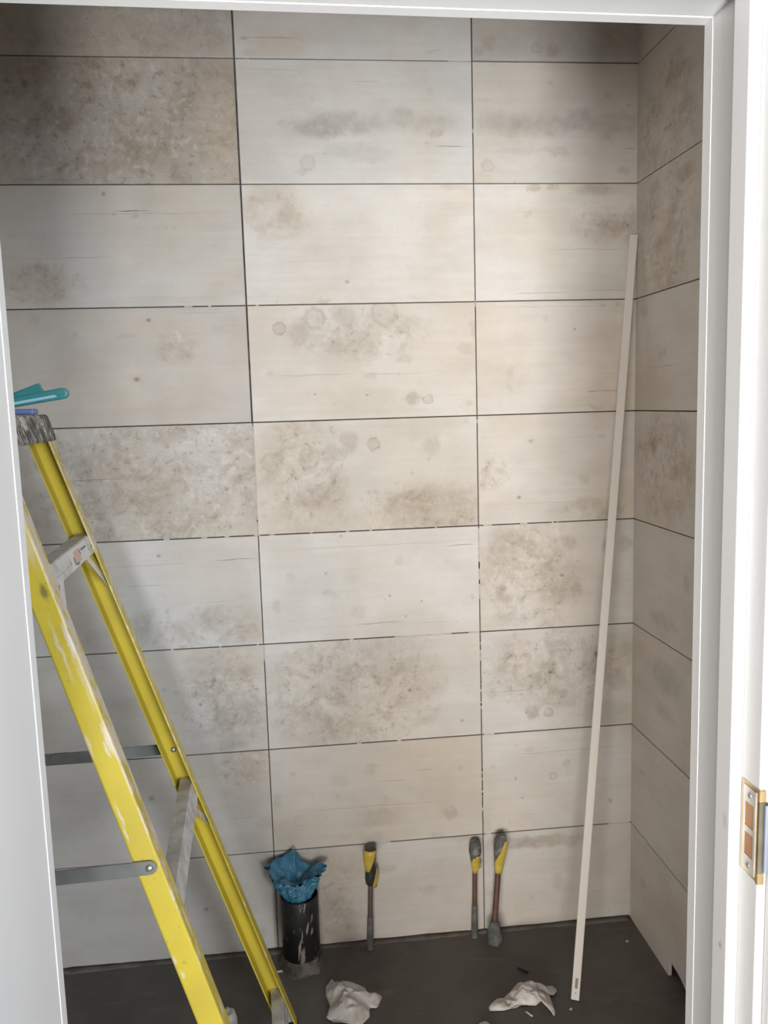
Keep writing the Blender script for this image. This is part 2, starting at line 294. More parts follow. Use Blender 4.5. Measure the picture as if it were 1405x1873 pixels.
  ('R', 4): [('m', 0.145, 0.154, 0.1412, 0.1522, 0.95, 0), ('b', 0.071, 0.247, 0.0426, 0.0539, 0.45, 'br'), ('b', 0.258, 0.24, 0.0197, 0.0218, 0.45, 'br'), ('b', 0.421, 0.23, 0.024, 0.0235, 0.6, 'gr'), ('b', 0.364, 0.228, 0.0143, 0.0211, 0.5, 'br'), ('b', 0.151, 0.252, 0.0062, 0.0062, 0.55, 'gr'), ('b', 0.234, 0.147, 0.0079, 0.0063, 0.6, 'dk'), ('b', 0.278, 0.102, 0.0159, 0.0174, 0.5, 'br'), ('b', 0.234, 0.079, 0.0119, 0.0119, 0.5, 'br'), ('b', 0.058, 0.112, 0.0156, 0.0117, 0.5, 'br'), ('c', 0.148, 0.108, 0.0747, 0.0011, 0.3, 'br'), ('b', 0.195, 0.175, 0.0197, 0.0117, 0.3, 'br'), ('b', 0.092, 0.051, 0.0118, 0.0158, 0.35, 'gr')],
  ('R', 5): [('m', 0.224, 0.186, 0.2245, 0.113, 0.95, 0), ('b', 0.15, 0.057, 0.0185, 0.0204, 0.7, 'br'), ('r', 0.195, 0.052, 0.0153, 0.0139, 0.7, 'br'), ('c', 0.098, 0.123, 0.0915, 0.0011, 0.35, 'dk'), ('b', 0.032, 0.116, 0.0142, 0.0145, 0.4, 'br'), ('b', 0.323, 0.171, 0.0445, 0.0325, 0.45, 'gr'), ('b', 0.337, 0.215, 0.0105, 0.0121, 0.6, 'dk'), ('b', 0.2, 0.169, 0.0096, 0.0057, 0.6, 'dk'), ('b', 0.158, 0.242, 0.0079, 0.0072, 0.5, 'gr'), ('b', 0.187, 0.254, 0.008, 0.0096, 0.4, 'gr'), ('b', 0.364, 0.042, 0.0696, 0.0371, 0.4, 'gr'), ('b', 0.404, 0.138, 0.0204, 0.0286, 0.5, 'gr'), ('b', 0.099, 0.285, 0.0118, 0.0119, 0.4, 'gr'), ('b', 0.129, 0.057, 0.004, 0.0049, 0.6, 'dk')],
  ('R', 6): [('c', 0.224, 0.235, 0.2195, 0.0011, 0.28, 'dk'), ('r', 0.248, 0.196, 0.0098, 0.0117, 0.7, 'gr'), ('r', 0.208, 0.16, 0.013, 0.0134, 0.5, 'br'), ('b', 0.096, 0.162, 0.0048, 0.0067, 0.5, 'dk'), ('b', 0.116, 0.102, 0.0041, 0.0042, 0.5, 'dk'), ('r', 0.135, 0.247, 0.0137, 0.0083, 0.5, 'gr'), ('b', 0.077, 0.027, 0.0065, 0.0067, 0.5, 'br'), ('b', 0.381, 0.072, 0.0083, 0.0102, 0.5, 'dk'), ('c', 0.165, 0.05, 0.1552, 0.0011, 0.2, 'br'), ('b', 0.009, 0.034, 0.0161, 0.0252, 0.3, 'gr'), ('b', 0.03, 0.201, 0.0056, 0.0066, 0.4, 'gr')],
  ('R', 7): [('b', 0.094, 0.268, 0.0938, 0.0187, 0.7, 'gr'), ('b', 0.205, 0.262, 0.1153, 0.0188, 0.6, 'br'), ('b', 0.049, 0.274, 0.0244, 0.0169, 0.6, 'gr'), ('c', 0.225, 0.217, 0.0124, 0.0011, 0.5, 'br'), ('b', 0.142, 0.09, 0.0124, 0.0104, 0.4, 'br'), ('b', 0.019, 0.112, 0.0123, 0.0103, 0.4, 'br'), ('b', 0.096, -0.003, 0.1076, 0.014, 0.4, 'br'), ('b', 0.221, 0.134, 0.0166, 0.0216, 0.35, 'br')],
  ('S', -1): [('b', 0.155, -0.022, 0.0463, 0.0191, 0.5, 'br')],
  ('S', 0): [('b', 0.239, 0.195, 0.0501, 0.0154, 0.5, 'br'), ('b', 0.27, 0.108, 0.0349, 0.0123, 0.4, 'br'), ('m', 0.18, 0.097, 0.1667, 0.1404, 0.9, 0)],
  ('S', 1): [('b', 0.273, 0.256, 0.0464, 0.0187, 0.6, 'br'), ('b', 0.111, 0.263, 0.0246, 0.0168, 0.5, 'br'), ('b', 0.215, 0.183, 0.0239, 0.0129, 0.55, 'br'), ('b', 0.155, 0.117, 0.0477, 0.0201, 0.5, 'br'), ('b', 0.216, 0.141, 0.0449, 0.0097, 0.4, 'br'), ('m', 0.182, 0.142, 0.1615, 0.1575, 0.9, 0)],
  ('S', 2): [('c', 0.192, 0.112, 0.1448, 0.0011, 0.35, 'dk'), ('b', 0.173, 0.143, 0.0239, 0.0103, 0.5, 'br'), ('b', 0.052, 0.262, 0.0264, 0.0143, 0.4, 'br')],
  ('S', 3): [('b', 0.131, 0.215, 0.0251, 0.0179, 0.5, 'br'), ('m', 0.185, 0.164, 0.1669, 0.1381, 1.0, 0), ('b', 0.229, 0.12, 0.0692, 0.0483, 0.35, 'wm')],
  ('S', 4): [('b', 0.324, 0.182, 0.0171, 0.0135, 0.5, 'gr'), ('b', 0.201, 0.057, 0.0807, 0.0182, 0.45, 'br')],
  ('S', 5): [('b', 0.22, 0.211, 0.0958, 0.0402, 0.6, 'gr'), ('b', 0.211, 0.113, 0.0487, 0.0223, 0.4, 'br')],
  ('S', 6): [('b', 0.078, 0.186, 0.0185, 0.0081, 0.4, 'br')],
  ('S', 7): [('b', 0.087, 0.161, 0.0187, 0.0166, 0.5, 'gr'), ('b', 0.149, 0.181, 0.1587, 0.1123, 0.2, 'br')],
}


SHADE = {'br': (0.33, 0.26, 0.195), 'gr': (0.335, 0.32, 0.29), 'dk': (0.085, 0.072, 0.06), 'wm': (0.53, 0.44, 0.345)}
STONE = bpy.data.node_groups.new('stone_face', 'ShaderNodeTree')


def build_stone():
    it = STONE.interface
    it.new_socket('Vector', in_out='INPUT', socket_type='NodeSocketVector')
    it.new_socket('Tone', in_out='INPUT', socket_type='NodeSocketColor')
    it.new_socket('Mottle', in_out='INPUT', socket_type='NodeSocketFloat')
    it.new_socket('Color', in_out='OUTPUT', socket_type='NodeSocketColor')
    it.new_socket('Height', in_out='OUTPUT', socket_type='NodeSocketFloat')
    T = NT(STONE)
    gi = T.n('NodeGroupInput')
    go = T.n('NodeGroupOutput')
    v, tone, mot = gi.outputs[0], gi.outputs[1], gi.outputs[2]
    grain = T.noise(T.vmath('MULTIPLY', v, (3.2, 1, 62)), 1.0, 6, 0.65).outputs[0]
    cloud = T.noise(T.vmath('MULTIPLY', v, (1.0, 1, 1.7)), 4.5, 4, 0.55).outputs[0]
    patch = T.noise(v, 14, 9, 0.7, 0.5).outputs[0]
    fleck = T.noise(v, 46, 5, 0.6, 0.4).outputs[0]
    pit = T.noise(T.vmath('ADD', v, (3.1, 0, 7.7)), 75, 2, 0.5).outputs[0]
    warm = T.noise(T.vmath('ADD', v, (9.3, 0, 2.2)), 3.2, 3, 0.5).outputs[0]
    col = T.mix(T.mapr(warm, 0.4, 0.62, 0.0, 0.75), tone, T.mix(1.0, tone, (0.975, 0.93, 0.87), 'MULTIPLY'))
    col = T.mix(T.mapr(grain, 0.35, 0.7, 0.0, 0.17), col, T.mix(1.0, col, (0.72, 0.68, 0.63), 'MULTIPLY'))
    col = T.mix(T.mapr(cloud, 0.40, 0.68, 0.0, 0.26), col, T.mix(1.0, col, (0.66, 0.62, 0.57), 'MULTIPLY'))
    col = T.mix(T.math('MULTIPLY', T.math('MULTIPLY', mot, T.mapr(cloud, 0.33, 0.6, 0.25, 1.0)), 0.42), col, T.mix(1.0, col, (0.80, 0.745, 0.675), 'MULTIPLY'))
    pm = T.math('MULTIPLY', T.mapr(patch, 0.44, 0.64), mot)
    col = T.mix(T.math('MULTIPLY', pm, 0.55), col, T.mix(1.0, col, (0.60, 0.53, 0.45), 'MULTIPLY'))
    fm = T.math('MULTIPLY', T.mapr(fleck, 0.53, 0.66), mot)
    col = T.mix(T.math('MULTIPLY', fm, 0.45), col, T.mix(0.6, col, (0.8, 0.75, 0.68)))
    fd = T.math('MULTIPLY', T.mapr(fleck, 0.44, 0.33), mot)
    col = T.mix(T.math('MULTIPLY', fd, 0.55), col, T.mix(1.0, col, (0.55, 0.47, 0.39), 'MULTIPLY'))
    pt = T.math('MULTIPLY', T.mapr(pit, 0.68, 0.76), T.math('MULTIPLY_ADD', mot, 0.9, 0.35))
    col = T.mix(T.math('MULTIPLY', pt, 0.55), col, T.mix(1.0, col, (0.42, 0.36, 0.30), 'MULTIPLY'))
    T.t.links.new(col, go.inputs[0])
    h = T.math('SUBTRACT', T.math('MULTIPLY', grain, 0.4), T.math('ADD', T.math('MULTIPLY', pm, 0.5), T.math('MULTIPLY', pt, 0.6)))
    T.t.links.new(h, go.inputs[1])


build_stone()


def tile_mat(name, seed, tone, feats):
    m, T, b = new_mat(name, 0.52, 0.3)
    co = T.n('ShaderNodeTexCoord').outputs['Object']
    off = T.vmath('ADD', co, (seed * 3.713 + 1.3, 0.0, seed * 1.917 + 0.7))
    nz = T.noise(co, 26, 5, 0.6)
    wob = T.vmath('MULTIPLY', T.vmath('SUBTRACT', nz.outputs[1], (0.5, 0.5, 0.5)), (0.045, 0, 0.045))
    soft = T.vmath('ADD', co, wob)
    nz2 = T.noise(co, 9, 3, 0.5)
    wob2 = T.vmath('MULTIPLY', T.vmath('SUBTRACT', nz2.outputs[1], (0.5, 0.5, 0.5)), (0.006, 0, 0.012))
    fine = T.vmath('ADD', co, wob2)
    ringv = T.vmath('ADD', co, T.vmath('MULTIPLY', T.vmath('SUBTRACT', T.noise(co, 55, 4, 0.6).outputs[1], (0.5, 0.5, 0.5)), (0.016, 0, 0.016)))
    break_up = T.mapr(T.noise(off, 38, 3, 0.6).outputs[0], 0.3, 0.62, 0.45, 1.0)
    dash = T.mapr(T.noise(T.vmath('MULTIPLY', off, (22, 1, 1)), 1.0, 2, 0.5).outputs[0], 0.30, 0.52, 0.35, 1.0)
    mot = 0.10
    for k, x, z, rx, rz, s, c in feats:
        if k == 'm':
            mk = T.math('MULTIPLY', T.blob(soft, x, z, rx * (1.6 if rx > 0.25 else 1.2), rz * (1.6 if rx > 0.25 else 1.2), 0.5), s)
            mot = T.math('MAXIMUM', mk, mot)
    g = T.n('ShaderNodeGroup', node_tree=STONE)
    T.t.links.new(off, g.inputs[0])
    g.inputs[1].default_value = (*tone, 1)
    if isinstance(mot, float):
        g.inputs[2].default_value = mot
    else:
        T.t.links.new(mot, g.inputs[2])
    col = g.outputs[0]
    for k, x, z, rx, rz, s, c in feats:
        if k == 'm':
            continue
        small = max(rx, rz) < 0.013
        if k == 'b':
            mk = T.blob(fine if small else soft, x, z, rx * (1.1 if small else 1.25), rz * (1.1 if small else 1.25), 0.1 if small else 0.45)
            mk = T.math('MULTIPLY', mk, break_up)
        elif k == 'c':
            mk = T.blob(fine, x, z, rx, rz * 1.35, 0.3)
            mk = T.math('MULTIPLY', mk, dash)
        else:
            d = T.vmath('SUBTRACT', ringv, (x, 0, z))
            e = T.vmath('MULTIPLY', d, (1 / rx, 0, 1 / rz))
            ln_ = T.vmath('LENGTH', e, (0, 0, 0))
            ring = T.mapr(T.math('ABSOLUTE', T.math('SUBTRACT', ln_, 0.82)), 0.02, 0.34, 1, 0)
            disc = T.mapr(ln_, 0.5, 1.0, 0.5, 0)
            mk = T.math('MULTIPLY', T.math('MAXIMUM', ring, disc), break_up)
        sh = SHADE[c]
        k_ = 1.0 if c == 'dk' else 0.85
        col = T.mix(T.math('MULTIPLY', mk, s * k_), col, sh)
    T.t.links.new(col, b.inputs['Base Color'])
    add_bump(T, b, g.outputs[1], 0.22, 0.002)
    return m


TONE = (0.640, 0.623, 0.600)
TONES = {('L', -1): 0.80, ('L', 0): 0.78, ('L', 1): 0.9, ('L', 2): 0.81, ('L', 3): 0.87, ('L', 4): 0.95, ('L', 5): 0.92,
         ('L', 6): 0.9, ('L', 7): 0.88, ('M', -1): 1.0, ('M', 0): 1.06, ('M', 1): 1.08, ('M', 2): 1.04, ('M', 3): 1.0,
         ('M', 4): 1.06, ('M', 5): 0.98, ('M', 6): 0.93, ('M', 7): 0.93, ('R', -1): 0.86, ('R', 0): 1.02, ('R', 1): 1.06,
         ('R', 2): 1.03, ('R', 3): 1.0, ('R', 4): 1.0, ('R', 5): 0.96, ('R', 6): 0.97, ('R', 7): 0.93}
WARM = {('L', 0): (1, .965, .925), ('L', 1): (1, .98, .955), ('L', -1): (1, .97, .935), ('L', 2): (1, .965, .93), ('L', 3): (1, .975, .945), ('M', 2): (1, .985, .96), ('M', 3): (1, .98, .95), ('M', 4): (.985, 1, 1.02),
        ('M', 6): (1, .98, .955), ('R', 2): (1, .975, .945), ('R', 3): (1, .975, .945), ('L', 4): (.99, 1, 1.01), ('M', 0): (.985, 1, 1.02)}
_gen = []


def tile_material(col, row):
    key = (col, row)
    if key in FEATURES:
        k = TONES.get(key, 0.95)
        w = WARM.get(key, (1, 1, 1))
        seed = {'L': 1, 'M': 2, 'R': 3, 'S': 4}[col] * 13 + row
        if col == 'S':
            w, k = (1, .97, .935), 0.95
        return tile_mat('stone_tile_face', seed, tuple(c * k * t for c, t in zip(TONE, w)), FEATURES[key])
    if not _gen:
        for i in range(3):
            _gen.append(tile_mat('stone_tile_plain', 90 + i, tuple(c * 0.95 for c in TONE),
                                 [('m', .3, .15, .25 - .05 * i, .12, .7, 0), ('c', .3, .2 - .06 * i, .2, .0011, .35, 'dk')]))
    return _gen[(row + len(col)) % 3]


adhesive = noisy('tile_adhesive', (0.06, 0.057, 0.053), (0.11, 0.105, 0.1), 30, 0.95, 0.1)
paint_white = noisy('white_gloss_paint', (0.63, 0.63, 0.635), (0.66, 0.66, 0.665), 6, 0.38, 0.45, bump=0.05, stretch=(1, 1, 0.15))
plaster = noisy('white_plaster', (0.72, 0.70, 0.67), (0.77, 0.75, 0.72), 5, 0.85, 0.2)


def tile_mesh(w, h, d=0.009, c=0.0012):
    V = [(0, d, 0), (w, d, 0), (w, d, h), (0, d, h),
         (0, c, 0), (w, c, 0), (w, c, h), (0, c, h),
         (c, 0, c), (w - c, 0, c), (w - c, 0, h - c), (c, 0, h - c)]
    Fc = [(0, 1, 2, 3), (8, 9, 10, 11)]
    for a, b_ in ((0, 4), (4, 8)):
        for i in range(4):
            j = (i + 1) % 4
            Fc.append((a + i, a + j, b_ + j, b_ + i))
    return mesh('tile', V, Fc)


XC = 1.0466
ROW0 = 2.416
PITCH = 0.302
CEIL = 2.62
BACK_D = 0.009

# ------------------------------------------------------------------ room shell
wall_back = boxes('wall_back', [(-1.42, XC + 0.12, BACK_D, 0.12, -0.1, CEIL)], adhesive)
tag(wall_back, 'back wall of stone look tiles with open joints', kind='structure')
wall_right = boxes('wall_right', [(XC + BACK_D, XC + 0.12, -1.313, BACK_D, 0.058, CEIL), (XC + BACK_D, XC + 0.12, -0.228, BACK_D, -0.1, 0.058),
                                   (XC + BACK_D, XC + 0.12, -1.313, -0.395, -0.1, 0.058), (XC + 0.09, XC + 0.12, -0.395, -0.228, -0.1, 0.058)], adhesive)
tag(wall_right, 'right side wall of stone look tiles', kind='structure')
wall_left = boxes('wall_left', [(-1.42, -1.35, -1.313, BACK_D, -0.1, CEIL)], plaster)
tag(wall_left, kind='structure')

# front wall with the door opening, hall side at y = -1.447
wall_front = boxes('wall_front', [(-1.42, -0.216, -1.447, -1.313, -0.1, CEIL), (0.610, XC + 0.12, -1.447, -1.313, -0.1, CEIL),
                                  (-0.216, 0.610, -1.447, -1.313, 1.99, CEIL)], plaster)
tag(wall_front, kind='structure')
ceiling = boxes('ceiling', [(-1.42, XC + 0.12, -1.447, 0.12, CEIL, CEIL + 0.1)], plaster)
tag(ceiling, kind='structure')

# floor: cement screed
fm, T, fb = new_mat('cement_screed', 0.62, 0.3)
co = T.n('ShaderNodeTexCoord').outputs['Object']
n1 = T.noise(co, 3.0, 6, 0.6).outputs[0]
n2 = T.noise(co, 60, 4, 0.6).outputs[0]
n3 = T.noise(T.vmath('MULTIPLY', co, (2, 14, 1)), 1.4, 4, 0.6, 1.2).outputs[0]
fc = T.mix(T.mapr(n1, 0.35, 0.68), (0.100, 0.092, 0.083), (0.150, 0.138, 0.125))
fc = T.mix(T.mapr(n3, 0.58, 0.72, 0, 0.4), fc, (0.20, 0.183, 0.165))
fc = T.mix(T.mapr(n2, 0.60, 0.75, 0, 0.3), fc, (0.22, 0.205, 0.185))
T.t.links.new(fc, fb.inputs['Base Color'])
T.t.links.new(T.mapr(n1, 0.3, 0.7, 0.5, 0.75), fb.inputs['Roughness'])
add_bump(T, fb, T.math('ADD', n1, T.math('MULTIPLY', n2, 0.25)), 0.35, 0.004)
floor = boxes('floor', [(-3.2, 3.4, -7.0, BACK_D, -0.08, 0.0)], fm)
tag(floor, 'dark grey cement screed floor', kind='structure')
screed = noisy('screed_fillet', (0.10, 0.092, 0.083), (0.15, 0.138, 0.125), 22, 0.8, 0.2, bump=0.5)

# tiles of the back wall
cols = [('E', -1.35, -0.6063), ('L', -0.6033, -0.0040), ('M', 0.0, 0.6010), ('R', 0.6038, XC + 0.004)]
_cache = {}


def put_tile(parent, col, row, x0, w, z0, h, rot=False, lip=0.0):
    mat = tile_material(col, row)
    key = (round(w, 4), round(h, 4))
    if key not in _cache:
        _cache[key] = tile_mesh(w, h)
    o = bpy.data.objects.new('tile', _cache[key])
    COLL.objects.link(o)
    if not _cache[key].materials:
        _cache[key].materials.append(mat)
    o.material_slots[0].link = 'OBJECT'
    o.material_slots[0].material = mat
    o.parent = parent
    if rot:
        o.location = (XC - lip, x0, z0)
        o.rotation_euler = (0, 0, -PI / 2)
    else:
        o.location = (x0, -lip, z0)
    return o


rnd = random.Random(3)
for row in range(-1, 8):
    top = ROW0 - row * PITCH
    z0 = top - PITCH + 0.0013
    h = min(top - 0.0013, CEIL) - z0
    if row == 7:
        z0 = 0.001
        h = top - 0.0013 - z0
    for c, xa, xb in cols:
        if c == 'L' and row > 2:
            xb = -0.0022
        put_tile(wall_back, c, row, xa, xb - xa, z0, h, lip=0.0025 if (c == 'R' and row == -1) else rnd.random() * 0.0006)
    for i, (ya, yb) in enumerate(((-0.0003, -0.602), (-0.6045, -1.204), (-1.2065, -1.292))):
        c = 'S' if i == 0 else 'T'
        if i == 0 and row == 7:
            continue
        put_tile(wall_right, c, row, ya, ya - yb, z0, h, rot=True, lip=rnd.random() * 0.0005)

# lowest right wall tile has a rough hole broken out at the floor
zt = ROW0 - 7 * PITCH - 0.0013
notch = [(-0.262, 0.001), (-0.262, 0.022), (-0.261, 0.042), (-0.264, 0.051), (-0.278, 0.050), (-0.2935, 0.0475), (-0.312, 0.0465),
         (-0.333, 0.0425), (-0.352, 0.036), (-0.372, 0.026), (-0.388, 0.001)]
poly = [(-0.0035, 0.001)] + notch + [(-0.602, 0.001), (-0.602, zt), (-0.0035, zt)]
V = [(-y - 0.0035, 0.0, z - 0.001) for y, z in poly] + [(-y - 0.0035, 0.009, z - 0.001) for y, z in poly]
n_ = len(poly)
Fc = [tuple(range(n_)), tuple(range(n_, 2 * n_))] + [(i, (i + 1) % n_, (i + 1) % n_ + n_, i + n_) for i in range(n_)]
o = link('tile', mesh('tile_notched', V, Fc), tile_material('S', 7), wall_right)
o.location = (XC, -0.0035, 0.001)
o.rotation_euler = (0, 0, -PI / 2)
o['label'] = 'tile with a hole broken out at floor level'

# bits of pale adhesive left in the open joints
filler = noisy('pale_adhesive', (0.42, 0.39, 0.35), (0.55, 0.52, 0.47), 60, 0.9, 0.2)
bits = []
fr = random.Random(11)


def fill_h(row, x0, x1):
    z = ROW0 - row * PITCH
    bits.append((x0, x1, 0.0008, 0.008, z - 0.0014, z + 0.0014))


def fill_v(x, z0, z1, w=0.0012):
    bits.append((x - w, x + w, 0.0008, 0.008, z0, z1))


for x0, x1 in ((-0.25, -0.235), (-0.152, -0.137), (-0.09, -0.078), (-0.012, 0.004), (0.03, 0.042), (0.138, 0.145), (0.235, 0.245), (0.3, 0.306), (0.48, 0.487),
               (0.615, 0.64), (0.72, 0.74), (0.81, 0.815), (0.825, 0.829)):
    fill_h(4, x0, x1)
for x0, x1 in ((-0.25, -0.243), (-0.12, -0.115), (-0.02, -0.014), (0.235, 0.246), (0.36, 0.52), (0.57, 0.6)):
    fill_h(5, x0, x1)
for x0, x1 in ((-0.16, -0.14), (-0.1, -0.092), (0.022, 0.03)):
    fill_h(2, x0, x1)
for x0, x1 in ((0.26, 0.33), (0.61, 0.625), (0.98, XC - .004)):
    fill_h(7, x0, x1)
for x0, x1 in ((0.245, 0.258), (0.36, 0.37), (0.61, 0.64)):
    fill_h(6, x0, x1)
for x0, x1 in ((0.54, 0.6), (0.028, 0.035)):
    fill_h(0, x0, x1)
fill_v(-0.0011, 1.25, 1.50)
fill_v(-0.0011, 1.208, 1.245)
fill_v(-0.0011, 0.86, 0.905)
fill_v(0.6024, 1.49, 1.50)
fill_v(0.6024, 1.80, 1.815)
fill_v(0.6024, 1.0, 1.2, 0.0014)
fill_v(0.6024, 2.24, 2.25)
for i in range(16):
    z = fr.uniform(0.35, 1.1)
    fill_v(0.6024, z, z + fr.uniform(0.004, 0.02), 0.0014)
tag(boxes('joint_filler', bits, filler, wall_back), 'pale adhesive bits left in the open joints', kind='stuff')

# uneven screed fillet along the foot of the back wall
V, Fc = [], []
NX = 90
for i in range(NX + 1):
    x = -1.34 + (XC - 0.004 + 1.34) * i / NX
    a = noise.noise(Vector((x * 9, 1.3, 0))) * 0.5 + noise.noise(Vector((x * 31, 4.1, 0))) * 0.35
    hgt = 0.005 + max(0, 0.007 * (a + 0.35))
    dep = 0.012 + 0.02 * (0.5 + a)
    V += [(x, -0.0004, -0.004), (x, -0.0012, hgt), (x, -dep * 0.5, hgt * 0.45), (x, -max(dep, 0.006), -0.004)]
for i in range(NX):
    for k in range(4):
        k2 = (k + 1) % 4
        Fc.append((i * 4 + k, i * 4 + k2, i * 4 + 4 + k2, i * 4 + 4 + k))
Fc += [(0, 1, 2, 3), (NX * 4, NX * 4 + 1, NX * 4 + 2, NX * 4 + 3)]
o = link('trim_1', mesh('screed_edge', V, Fc, smooth=True), screed)
tag(o, 'rough cement edge where floor meets the back wall', kind='structure')

# ------------------------------------------------------------------ door frame
door = empty('door_1', (0.19, -1.38, 0))
tag(door, 'white painted door lining with stops and architraves', kind='structure')


def dbox(name, x0, x1, y0, y1, z0, z1, bevel=0.0015, z1b=None, zb0=None):
    """box in the door's frame; z1b/zb0 give the right end of a sloping head"""
    P = box_pts(x0, x1, y0, y1, z0, z1)
    if zb0 is not None:
        P = [(p[0], p[1], (zb0 if p[2] == z0 else z1b) if p[0] == x1 else p[2]) for p in P]
    V, Fc = hexa([(p[0] - 0.19, p[1] + 1.38, p[2]) for p in P])
    o = link(name, mesh(name, V, Fc), paint_white, door)
    bv(o, bevel)
    return o


XL, XR = -0.184, 0.5785
HL, HR = 1.960, 1.950      # the head drops slightly to the right
dbox('lining', XR + 0.0008, 0.610, -1.447, -1.313, 0.0, 1.985)
dbox('lining', -0.216, XL - 0.0008, -1.62, -1.313, 0.0, 1.985)
dbox('lining', XL - 0.0008, XR + 0.0008, -1.447, -1.313, HL + 0.0008, 1.99, zb0=HR + 0.0008, z1b=1.99)
rs = dbox('stop', 0.566, XR + 0.0008, -1.412, -1.381, 0.0, HR - 0.012)
dbox('stop', XL - 0.0008, XR + 0.0008, -1.412, -1.381, HL - 0.012, HL + 0.0008, zb0=HR - 0.012, z1b=HR + 0.0008)
# two grey scuffs on the right stop
m_, T, b_s = new_mat('scuffed_white_paint', 0.38, 0.45)
co = T.n('ShaderNodeTexCoord').outputs['Object']
u = T.n('ShaderNodeSeparateXYZ', {0: co}).outputs
pv = T.n('ShaderNodeCombineXYZ', {0: u[1], 1: 0.0, 2: u[2]}).outputs[0]
pv = T.vmath('ADD', pv, T.vmath('MULTIPLY', T.vmath('SUBTRACT', T.noise(co, 70, 3).outputs[1], (0.5, 0.5, 0.5)), (0.01, 0, 0.012)))
cl = T.mix(T.math('MULTIPLY', T.blob(pv, -0.0215, 1.0812, 0.006, 0.011, 0.1), 0.35), (0.645, 0.645, 0.65), (0.25, 0.25, 0.24))
cl = T.mix(T.math('MULTIPLY', T.blob(pv, -0.0201, 0.9309, 0.004, 0.006, 0.1), 0.6), cl, (0.2, 0.2, 0.19))
T.t.links.new(cl, b_s.inputs['Base Color'])
rs.data.materials[0] = m_
# architraves on the bathroom side and on the hall side
dbox('architrave', XR, XR + 0.06, -1.313, -1.295, 0.0, 2.02, 0.0004)
dbox('architrave', XL - 0.06, XL, -1.313, -1.295, 0.0, 2.02, 0.0004)
dbox('architrave', XL, XR, -1.313, -1.295, HL, 2.02, 0.0004, zb0=HR, z1b=2.02)
dbox('architrave', 0.5875, 0.655, -1.465, -1.447, 0.0, 2.05, 0.004)
dbox('architrave', -0.186, 0.5875, -1.465, -1.447, 1.972, 2.05, 0.004)

# strike plate of the lock, let into the rebate of the right lining
brass = noisy('worn_brass', (0.52, 0.38, 0.19), (0.62, 0.48, 0.27), 40, 0.35, 0.5, metal=0.85, bump=0.05)
plate_m = noisy('plated_steel', (0.62, 0.59, 0.55), (0.72, 0.69, 0.65), 30, 0.35, 0.5, metal=0.6, bump=0.05)
olive = noisy('shaded_brass', (0.12, 0.105, 0.07), (0.17, 0.15, 0.105), 40, 0.5, 0.5, metal=0.5, bump=0.05)  # dark olive paints the shade on the brass lip
wood_in = noisy('raw_wood', (0.36, 0.19, 0.10), (0.47, 0.27, 0.15), 40, 0.8, 0.2, stretch=(1, 1, 0.2))
steel = noisy('screw_steel', (0.40, 0.39, 0.37), (0.55, 0.53, 0.5), 60, 0.35, 0.5, metal=0.8, bump=0)
sp = empty('strike_plate', (0, 0, 0), parent=door)
sp.location = (0, 0, 0)
xf = XR + 0.0008


def P_(x, y, z):
    return (x - 0.19, y + 1.38, z)


def sbox(name, x0, x1, y0, y1, z0, z1, mat, bevel=0.0005):
    V, Fc = hexa([P_(*p) for p in box_pts(x0, x1, y0, y1, z0, z1)])
    o = link(name, mesh(name, V, Fc), mat, sp)
    bv(o, bevel, 1)
    return o


Z0, Z1 = 1.033, 1.136
sbox('back_plate', xf - 0.0010, xf + 0.0005, -1.4475, -1.4145, Z0, Z1, brass)['label'] = 'brass coloured base of the strike plate'
# face of the plate, cut out around two pockets
fx0, fx1 = xf - 0.0020, xf - 0.0010
yv = (-1.4430, -1.4395, -1.4225, -1.4195)
parts = [(fx0, fx1, yv[2], yv[3], Z0 + .004, Z1 - .004), (fx0, fx1, yv[0], yv[1], Z0 + .004, Z1 - .004)]
zp = ((Z0 + .004, 1.0545), (1.0805, 1.0875), (1.1145, Z1 - .004))
for a, b_ in zp:
    parts.append((fx0, fx1, yv[1], yv[2], a, b_))
V, Fc, MI = join([hexa([P_(*p) for p in box_pts(*q)]) for q in parts])
link('face_plate', mesh('face_plate', V, Fc), plate_m, sp)
for a, b_ in ((1.0545, 1.0805), (1.0875, 1.1145)):
    sbox('pocket', xf - 0.0013, xf - 0.0009, yv[1], yv[2], a, b_, wood_in, 0.0)
sbox('lip', xf - 0.0018, xf + 0.007, -1.4500, -1.4465, Z0 + 0.012, Z1 - 0.012, olive)
sbox('lip_return', xf + 0.0035, xf + 0.0080, -1.4535, -1.4502, Z0 + 0.014, Z1 - 0.014, noisy('steel_blue_reflection', (0.24, 0.27, 0.34), (0.28, 0.31, 0.38), 20, 0.4, 0.5, metal=0.2, bump=0))  # bluish colour paints the reflection on the metal lip
for a, b_ in ((Z0 - .001, Z0 + 0.012), (Z1 - 0.012, Z1 + .001)):
    sbox('tab', xf - 0.0018, xf + 0.0058, -1.4498, -1.4455, a, b_, brass)
for z in (1.0445, 1.1235):
    V, Fc = lathe([(0.0036, 0), (0.0036, 0.0006), (0.0022, 0.0013), (0.0010, 0.0009)], 16)
    V = [P_(xf - 0.0018 - v[2], -1.4310 + v[0], z + v[1]) for v in V]
    link('screw', mesh('screw', V, Fc, smooth=True), steel, sp)

# ------------------------------------------------------------------ stepladder
BX, BY, YAW, LEAN, W0, KW, BW, FL = (0.04894, -0.58985, 0.05701, 0.29586, 0.60816, 0.13714, 0.04221, 0.04004)
TL = math.tan(LEAN)
HH = BW / 2 / math.cos(LEAN)
lad = empty('stepladder', (BX, BY, 0), YAW)
tag(lad, 'yellow fibreglass stepladder with black cap, standing open on the left side', 'ladder')


